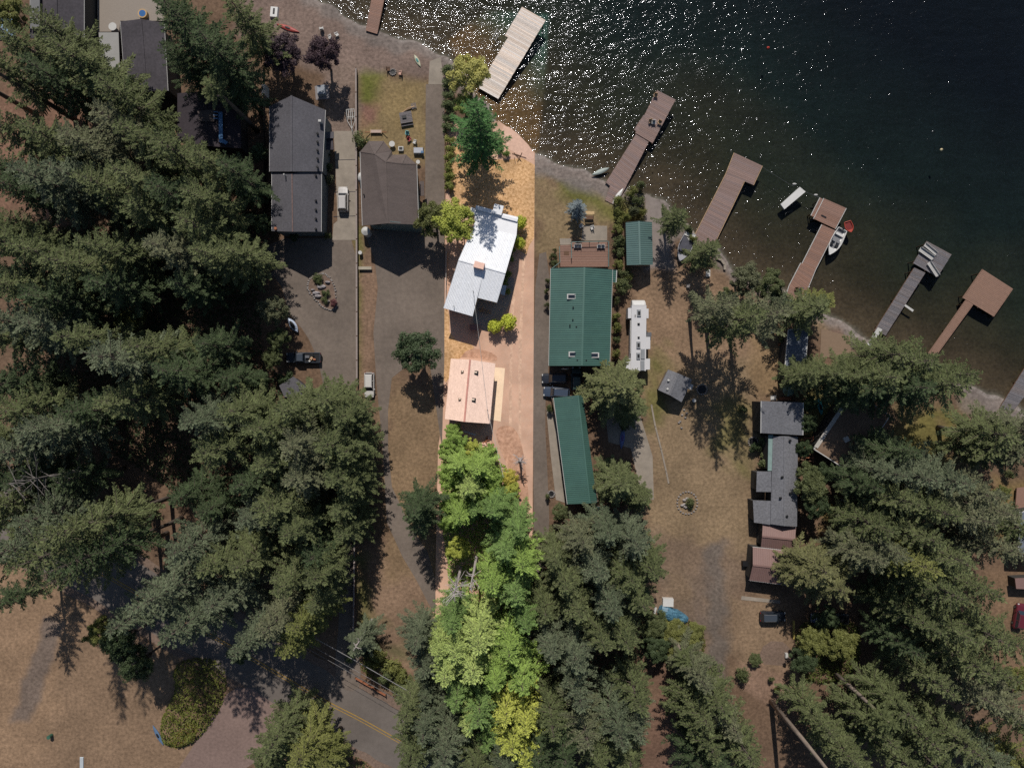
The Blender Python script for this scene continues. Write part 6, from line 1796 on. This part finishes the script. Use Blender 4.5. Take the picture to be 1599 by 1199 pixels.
# small stuff around yards
for nm, lb, ct, x, y, m, sz, cl in [('bin', 'white bin by the fence below the brown shingled house', 'bin', 564, 396, WD, (.6, .6, .9), (1, 1, 1)), ('bench_box', 'grey plank bench along the fence line below the brown shingled house', 'bench', 571, 419.5, CONC, (2.3, .5, .5), (1.3, 1.35, 1.3)),
                               ('toy', 'small red toy lying in a gap of the left wood', 'toy', 158, 383, CLOTH, (1.2, .5, .4), (.5, .06, .05)), ('planter', 'round planter in the field below the fire ring', 'planter', 1082.5, 625, WD, (.6, .6, .6), (1, 1, 1)),
                               ('wood_box', 'dark red wooden box in the shade below the white metal roof', 'box', 741, 512, MAROON, (1.6, 1.0, .9), (1, .8, .8)), ('yellow_bumper', 'long yellow parking bumper right of the parking pad', 'bumper', 1239, 983, CLOTH, (.35, 3.6, .25), (.36, .28, .08)),
                               ('white_block', 'small white marker block at the corner of the parking pad', 'marker', 1227, 1022, WD, (.5, .9, .5), (1, 1, 1)), ('blue_tarp_patch', 'pale blue pool cover glimpsed under firs at the left edge', 'pool cover', 8, 42, CLOTH, (4, 5, .4), (.18, .27, .36)),
                               ('step_stone', 'white doormat slab at the top of the rambling grey house', 'slab', 1207.5, 621, WD, (1.1, .9, .1), (1, 1, 1)), ('utility_box', 'white box beside the roof of the lakeside cabin', 'box', 1209, 497, WD, (.8, .7, .5), (1, 1, 1)),
                               ('propane_tank', 'pale tank beside the boat shed wall, upper', 'tank', 975.5, 386, WD, (.5, .8, .8), (1, 1, 1)), ('boulder', 'pale boulder on the lawn right of the boat slip', 'boulder', 1074, 447, ROCK, (.7, .7, .5), (1, 1, 1)),
                               ('board', 'long white board in the grass behind the pink tan garage', 'board', 733, 676, WD, (2.4, .25, .08), (1.2, 1.3, 1.5)), ('sandbox', 'blue crate under the blue kayak fir by the barn', 'crate', 1103, 497, WD, (.9, .7, .3), (1, 1, 1)),
                               ('signpost_box', 'dark metal box left of the maroon carport', 'grill', 1161, 878, BLACKP, (.9, .8, 1.0), (1, 1, 1)), ('screen', 'white panel fence beside the upper left of the long shingled house', 'panel', 417, 147, WD, (.8, 2.2, 1.8), (1, 1, 1)),
                               ('green_bin', 'small green bin standing in the field at the lower left', 'bin', 81, 1147, GT, (.6, .6, .9), (.4, .7, .5)), ('blue_board', 'pale board at the bottom edge of the lower left field', 'board', 128, 1192, WD, (.7, 2.6, .12), (.9, 1, 1.1)),
                               ('jet_ski', 'white watercraft dolly at the left edge of the lit shore', 'dolly', 1105, 427, WD, (.8, 1.4, .4), (1, 1, 1))]:
    p = P(x, y, 0)
    mb = MB(); mb.box((0, 0, sz[2] / 2), sz, 0, .93)
    if nm in ('bin', 'planter', 'green_bin'):
        mb = MB(); mb.cyl((0, 0, 0), sz[0] / 2, sz[2], 14, sz[0] / 2 * 1.15); mb.cyl((0, 0, sz[2] + .002), sz[0] / 2 * 1.2, .06, 14)
    if nm in ('bench_box', 'wood_box', 'signpost_box'):
        mb.box((0, 0, sz[2] + .04), (sz[0] * 1.06, sz[1] * 1.1, .07))
    o = mb.build(nm, m, loc=(p.x, p.y, .03)); o.color = (*cl, 1); tag(o, lb, ct)
    if nm == 'board' and x == 733: o.rotation_euler[2] = -.3
# firewood heap by the white house
t = put('firewood_heap', 'loose heap of firewood on the shaded flagstones under the notch of the white metal roof', 'firewood', 757, 486, .04, -20)
for k in range(16): part(t, 'log', WOODL, ('t', [(-1.1 + .14 * k, R.uniform(-.3, .3), .1), (-.9 + .14 * k + R.uniform(-.2, .2), R.uniform(-.5, .5), .14)], .07, 5))
t = put('junk_pile', 'pile of rusty pink scrap beside the lower right corner of the pink tan garage', 'scrap pile', 763, 689, 0, -20)
for k in range(12): part(t, 'scrap', RUST if k % 2 else BRICKP, ('b', (R.uniform(-.8, .8), R.uniform(-.8, .8), .12 + .05 * (k % 3)), (R.uniform(.3, .8), .2, .15), R.uniform(0, 3)))
# rock garden island
t = put('rock_garden', 'oval stone edged rock garden island in the middle of the wide asphalt drive', 'rock garden', 502, 455)
isl = [(486, 434), (497, 429), (508, 428), (518, 436), (523, 450), (525, 470), (524, 483), (514, 484), (502, 478), (492, 466), (482, 456), (480, 446)]
pts = [P(*q) - origin_of(t) for q in smooth_poly(isl, 1)]
mb = MB(); mb.prism([(p.x, p.y) for p in pts], 0.05, .16); mb.build('soil', GRAVEL, t)
for i in range(len(pts)):
    for f in (0, .5):
        p = lerp(pts[i], pts[(i + 1) % len(pts)], f)
        part(t, 'rock', ROCK, ('e', (p.x + R.uniform(-.1, .1), p.y + R.uniform(-.1, .1), .12), R.uniform(.16, .3), R.uniform(.14, .24), .16, 7, 4))
for x, y, s_ in [(502, 448, .9), (494, 458, .8), (497, 463, .7), (512, 441, .5), (511, 471, .6), (489, 453, .4)]:
    p = P(x, y) - origin_of(t); part(t, 'boulder', ROCK, ('e', (p.x, p.y, .3), s_, s_ * .5, .4, 8, 5, .15, R)).color = (1.3, 1.3, 1.4, 1)
for x, y, r_ in [(496, 434, 1.0), (508, 457, .9), (507, 470, .8), (500, 440, .7)]: bush(x, y, r_, 1.2, 1)
bush(520, 474, .9, 1.5, 1, col=(.17, .07, .07), label='small red leaved shrub at the lower right end of the rock garden island')
t = put('rock_garden', 'oval stone edged bed in the dry field below the garden shed', 'rock garden', 1073, 785)
for k in range(22):
    a = 2 * PI * k / 22
    part(t, 'rock', ROCK, ('e', (1.9 * math.cos(a), 2.1 * math.sin(a), .1), .22, .18, .15, 7, 4))
for k in range(7): part(t, 'boulder', ROCK, ('e', (R.uniform(-1, .3), R.uniform(-1.2, 1.2), .2), .4, .25, .25, 7, 5, .15, R)).color = (1.4, 1.4, 1.4, 1)
bush(1077, 784, .9, 1.4, 1); bush(1079, 791, .6, .8, 0)
for k, (x, y) in enumerate([(1065, 648), (1062, 658), (1070, 652), (1064, 668), (1060, 660), (1068, 640), (1072, 645)]):
    p = P(x, y); mb = MB(); mb.ell((0, 0, .1), .25, .2, .2, 7, 4)
    tag(mb.build('rock', ROCK, loc=(p.x, p.y, 0)), 'loose stone in the scatter below the small garden shed', 'stone', 'stones scattered below the garden shed')
# firewood / stone path on the right
t = put('stone_border', 'long border of pale stones beside the path at the right', 'stone border', 1318, 840)
for k in range(44):
    p = P(1312 + 6 * math.sin(k * .4) + R.uniform(-2, 6), 780 + 2.1 * k) - origin_of(t)
    part(t, 'stone', ROCK, ('e', (p.x, p.y, .1), R.uniform(.2, .36), R.uniform(.18, .3), .16, 7, 4)).color = (1.2, 1.2, 1.2, 1)
# seawalls
t = put('seawall', 'curved white seawall around the boat beached by the L shaped dock', 'seawall', 1078, 360)
for a, b in zip([(1066, 345), (1073, 351), (1080, 359), (1085, 368), (1087, 372)][:-1], [(1073, 351), (1080, 359), (1085, 368), (1087, 372)]):
    bar(t, P(*a, .35), P(*b, .35), .45, .6, CONC, 'wall_block')
t = put('seawall', 'short curved white seawall right of the L shaped dock', 'seawall', 1128, 412)
for a, b in zip([(1119, 402), (1127, 406), (1132, 413), (1132, 421)][:-1], [(1127, 406), (1132, 413), (1132, 421)]):
    bar(t, P(*a, .35), P(*b, .35), .45, .6, CONC, 'wall_block')
# fences
def fence(name, label, pts, h, m, postm, step=4.0, th=.09, cap=None):
    t = thing(name, label, 'fence', tuple(P(*pts[0])[:2]) + (0,))
    for a, b in zip(pts[:-1], pts[1:]):
        A, B = P(*a), P(*b)
        n = max(1, int((B - A).length / step))
        for i in range(n):
            p, q = lerp(A, B, i / n), lerp(A, B, (i + .985) / n)
            bar(t, p + Vector((0, 0, h)), q + Vector((0, 0, h)), th, h, m, 'fence_panel')
            mb = MB(); mb.box((p.x, p.y, h / 2 + .06), (.16, .16, h + .12)); mb.build('post', postm, t, world=True)
            if cap: bar(t, p + Vector((0, 0, h + .05)), q + Vector((0, 0, h + .05)), .3, .045, cap, 'cap_rail')
    return t
fence('board_fence', 'long straight board fence between the two drives, from the beach to the wood', [(557.5, 110), (558.5, 375), (559, 600)], 1.0, WOOD, WOOD, cap=mat('fence_cap', lin(140, 128, 122), .8, .1, 2))
fence('board_fence', 'lower run of the board fence beside the shaded drive down to the road', [(556, 830), (554, 985)], 1.2, WOOD, WOOD, cap=mat('fence_cap', (.1, .1, .1)))
fence('white_fence', 'thin pale fence along the left edge of the long parcel, by the lake', [(695.5, 190), (696.5, 300)], .7, WOODL, WOODL, th=.06)
fence('white_fence', 'thin pale fence beside the white metal roof', [(697.5, 395), (696.5, 480)], .8, WHITE_T, WHITE_T, th=.06)
fence('wire_fence', 'low fence left of the long shingled house', [(413, 110), (416, 360)], .9, WALL_D, WOOD, th=.06, step=5)
fence('drift_fence', 'winding line of small pale stones across the dry field', [(1017, 632), (1023, 665), (1032, 700), (1040, 735), (1044, 755)], .12, CONC, CONC, th=.3, step=3)
t = thing('guard_rail', 'rusty guard rail along the top edge of the road below the brambles', 'guard rail', tuple(P(585, 1070)[:2]) + (0,))
ga, gb = P(556, 1056), P(603, 1083)
for i in range(5):
    p = lerp(ga, gb, i / 4); mb = MB(); mb.box((p.x, p.y, .5), (.16, .16, 1.0)); mb.build('post', WOOD, t, world=True)
for h_ in (.85, .5): bar(t, ga + Vector((0, 0, h_)), gb + Vector((0, 0, h_)), .12, .16, RUST, 'rail')
# power line along the road
poles = []
for px_, py_, lb in ((690, 1122, 'utility pole hidden among the firs right of the road hedge'), (300, 905, 'utility pole hidden among the firs above the kidney shaped bed')):
    p = P(px_, py_, 9.0)
    t = thing('utility_pole', lb, 'utility pole', (p.x, p.y, 0)); poles.append(p)
    mb = MB(); mb.tube([(0, 0, -.3), (0, 0, 9.6)], [.16, .11], 8); mb.build('pole', WOOD, t)
    mb = MB(); mb.box((0, 0, 9.2), (.12, 2.2, .12), math.radians(-30)); mb.build('crossarm', WOOD, t)
def wire(label, a, b, r_, sag=.8, name='power_line', m=None):
    pts = [lerp(a, b, i / 14) - Vector((0, 0, sag * 4 * (i / 14) * (1 - i / 14))) for i in range(15)]
    mb = MB(); mb.tube(pts, r_, 4)
    c = pts[0]
    o = bpy.data.objects.new(name, mb.mesh(name, m or METAL, c)); COL.objects.link(o); o.location = c
    tag(o, label, 'cable')
d = (poles[0] - poles[1]).normalized(); nrm = Vector((-d.y, d.x, 0))
ext = poles[1] + (poles[1] - poles[0]) * .9
CABLE = mat('pale_cable', lin(120, 118, 118), .6)
wire('thick pale cable crossing above the upper edge of the road', poles[1] + nrm * .9 - Vector((0, 0, .6)), poles[0] + nrm * .9 - Vector((0, 0, .6)), .07, m=CABLE)
wire('thin cable over the middle of the road, upper one', poles[1] - nrm * .3, poles[0] - nrm * .3, .035, m=CABLE)
wire('thin cable over the middle of the road, lower one', poles[1] - nrm * 1.1, poles[0] - nrm * 1.1, .03, m=CABLE)
wire('white service cable slanting down from the white metal roof towards the garage', P(739, 455, 8.2), P(761, 640, 5.3), .03, .5, m=WHITE_T)
wire('service cable running from the garage mast into the trees below', P(761, 640, 5.3), P(786, 745, 7.5), .03, .3, m=WHITE_T)
# mooring rope and buoys
for x, y, lb, c_ in ((1199.5, 75, 'small red mooring buoy far out on the lake', (.5, .06, .04)), (1470, 234, 'small yellow white mooring buoy, lower right on the open lake', (.6, .5, .3))):
    p = P(x, y, -.3); mb = MB(); mb.ell((0, 0, 0), .26, .26, .26, 10, 6); mb.cyl((0, 0, .2), .05, .25, 6)
    o = mb.build('mooring_buoy', CLOTH, loc=(p.x, p.y, -.33)); o.color = (*c_, 1); tag(o, lb, 'buoy')
wire('thin line tethering the white swim raft to the L shaped dock', P(1190, 261, -.1), P(1240, 292, -.1), .03, .1, name='mooring_line')
wire('thin line tethering the white swim raft to the red brown dock', P(1256, 299, -.1), P(1281, 309, -.1), .04, .05, name='mooring_line')
for x, y, lb in ((1240.5, 287.5, 'small white float beside the swim raft'), (1274, 304.5, 'small white float on the line by the red brown dock')):
    p = P(x, y, -.3); mb = MB(); mb.ell((0, 0, 0), .4, .18, .16, 8, 5); tag(mb.build('float', WHITE_T, loc=(p.x, p.y, -.33)), lb, 'float')
t = put('dock_ladder', 'metal swim ladder frame in the water at the upper left of the bleached dock', 'ladder', 775, 55, -.3, 65)
part(t, 'rail', METAL, ('t', [(-1.2, -.35, .1), (1.2, -.35, .1)], .05, 6)); part(t, 'rail', METAL, ('t', [(-1.2, .35, .1), (1.2, .35, .1)], .05, 6))
for k in range(5): part(t, 'rung', METAL, ('t', [(-.9 + .45 * k, -.35, .1), (-.9 + .45 * k, .35, .1)], .04, 6))
t = put('fallen_branches', 'dark driftwood sticks at the lake end of the long parcel', 'driftwood', 810, 240, .05, 0)
for k in range(5): part(t, 'stick', WOOD, ('t', [(R.uniform(-1.5, 1.5), R.uniform(-1, 1), .08), (R.uniform(-1.5, 1.5), R.uniform(-2, 0), .1)], .05, 4))
t = put('pergola', 'open wooden lattice pergola right of the rambling grey house', 'pergola', 1255, 700, 0, 0)
for k in range(8): part(t, 'slat', RUST if k % 3 == 0 else WOOD, ('b', (0, 2.1 - .6 * k, 2.3), (1.9, .16, .08)))
for sx in (-.8, .8):
    part(t, 'beam', RUST, ('b', (sx, 0, 2.2), (.12, 4.8, .12)))
    for sy in (-2.2, 2.2): part(t, 'post', WOOD, ('b', (sx, sy, 1.07), (.12, .12, 2.14)))
t = put('garden_umbrella', 'pale green garden umbrella at the top of the rambling grey house', 'umbrella', 1224, 609.5, 0, 0)
mb = MB(); mb.tube([(0, 0, 2.2), (0, 0, 2.7)], [1.1, .05], 10); mb.build('canopy', CLOTH, t).color = (.20, .28, .22, 1)
part(t, 'pole', METAL, ('c', (0, 0, 0), .04, 2.2, 6))
t = put('garden_bench', 'orange brown bench against the upper wall of the rambling grey house', 'bench', 1225, 622, 0, 0)
part(t, 'seat', RUST, ('b', (0, 0, .45), (2.2, .5, .06))); part(t, 'backrest', RUST, ('b', (0, -.28, .75), (2.2, .06, .4)))
for s in (-1, 1): part(t, 'leg', RUST, ('b', (s * .9, 0, .2), (.08, .45, .4)))
for x, y, lb in ((1222, 530, 'orange kayak paddle rack by the lakeside cabin'),):
    t = put('toy_slide', 'orange plastic slide lying beside the left wall of the lakeside cabin', 'slide', x, y + 4, 0, 35)
    part(t, 'slide', CLOTH, ('b', (0, 0, .2), (2.2, .35, .12))).color = (.36, .12, .05, 1); part(t, 'ladder', CLOTH, ('b', (1.2, .1, .3), (.5, .9, .4))).color = (.36, .12, .05, 1)
# ---- labels that single each plant out: rank by closeness to a landmark
LAND = [('the silver SUV on the concrete drive', 535, 310), ('the dark pickup truck', 473, 558), ('the rock garden island', 502, 455), ('the white car on the lane', 576, 600), ('the pink tan garage', 735, 610), ('the blue trimmed cabin', 330, 190),
        ('the round hot tub', 222, 22), ('the kidney shaped bed', 305, 1095), ('the blue kayak', 246, 1150), ('the yellow road line', 570, 1110), ('the long green barn', 898, 700), ('the white camping trailer', 998, 525),
        ('the small garden shed', 1053, 600), ('the pair of dark SUVs', 866, 600), ('the raised red brown deck', 912, 400), ('the green boat shed', 998, 380), ('the beached motorboat', 1070, 385), ('the tan paved terrace', 1304, 538),
        ('the turned brown house', 1330, 670), ('the turquoise kayak', 1282, 634), ('the maroon carport', 1195, 885), ('the black SUV by the concrete strip', 1208, 962), ('the tarp covered car', 1052, 958), ('the dark red car', 1592, 960),
        ('the grey dock at the right edge', 1580, 610), ('the small red toy in the wood', 158, 383), ('the middle of the left edge', 0, 600), ('the upper left corner', 0, 0), ('the lower left path', 60, 1040), ('the lower right corner', 1599, 1199),
        ('the bleached dead tree', 708, 928), ('the pinkish dock', 950, 310), ('the white metal roof', 750, 410), ('the bottom end of the rambling grey house', 1222, 820), ('the top end of the rambling grey house', 1222, 628), ('the bottom edge under the parcel', 760, 1199),
        ('the dark gap of the left wood', 270, 750), ('the long shingled house', 460, 260), ('the grey firewood path', 1325, 840), ('the motorboat dock', 1240, 460), ('the golden yellow shrub', 1317, 760), ('the power lines above the road', 470, 1030)]
ORD = ['nearest', 'second nearest', 'third nearest', 'fourth nearest', 'fifth nearest', 'sixth nearest', 'seventh nearest', 'eighth nearest', 'ninth nearest', 'tenth nearest', 'eleventh nearest', 'twelfth nearest']
near = {}
for t, (x, y), w in TREES:
    d_, nm, lx, ly = min((math.hypot(x - lx, y - ly), nm, lx, ly) for nm, lx, ly in LAND)
    if abs(x - lx) > abs(y - ly): side = 'right of' if x > lx else 'left of'
    else: side = 'below' if y > ly else 'above'
    near.setdefault((w, nm, side), []).append((d_, t))
for (w, nm, side), lst in near.items():
    lst.sort(key=lambda e: e[0])
    for i, (_, t) in enumerate(lst):
        pre = '' if len(lst) == 1 else ['closest ', 'second closest ', 'third closest ', 'fourth closest ', 'fifth closest ', 'sixth closest ', 'seventh closest ', 'eighth closest '][min(i, 7)]
        t['label'] = f'{pre}{w} {side} {nm}'
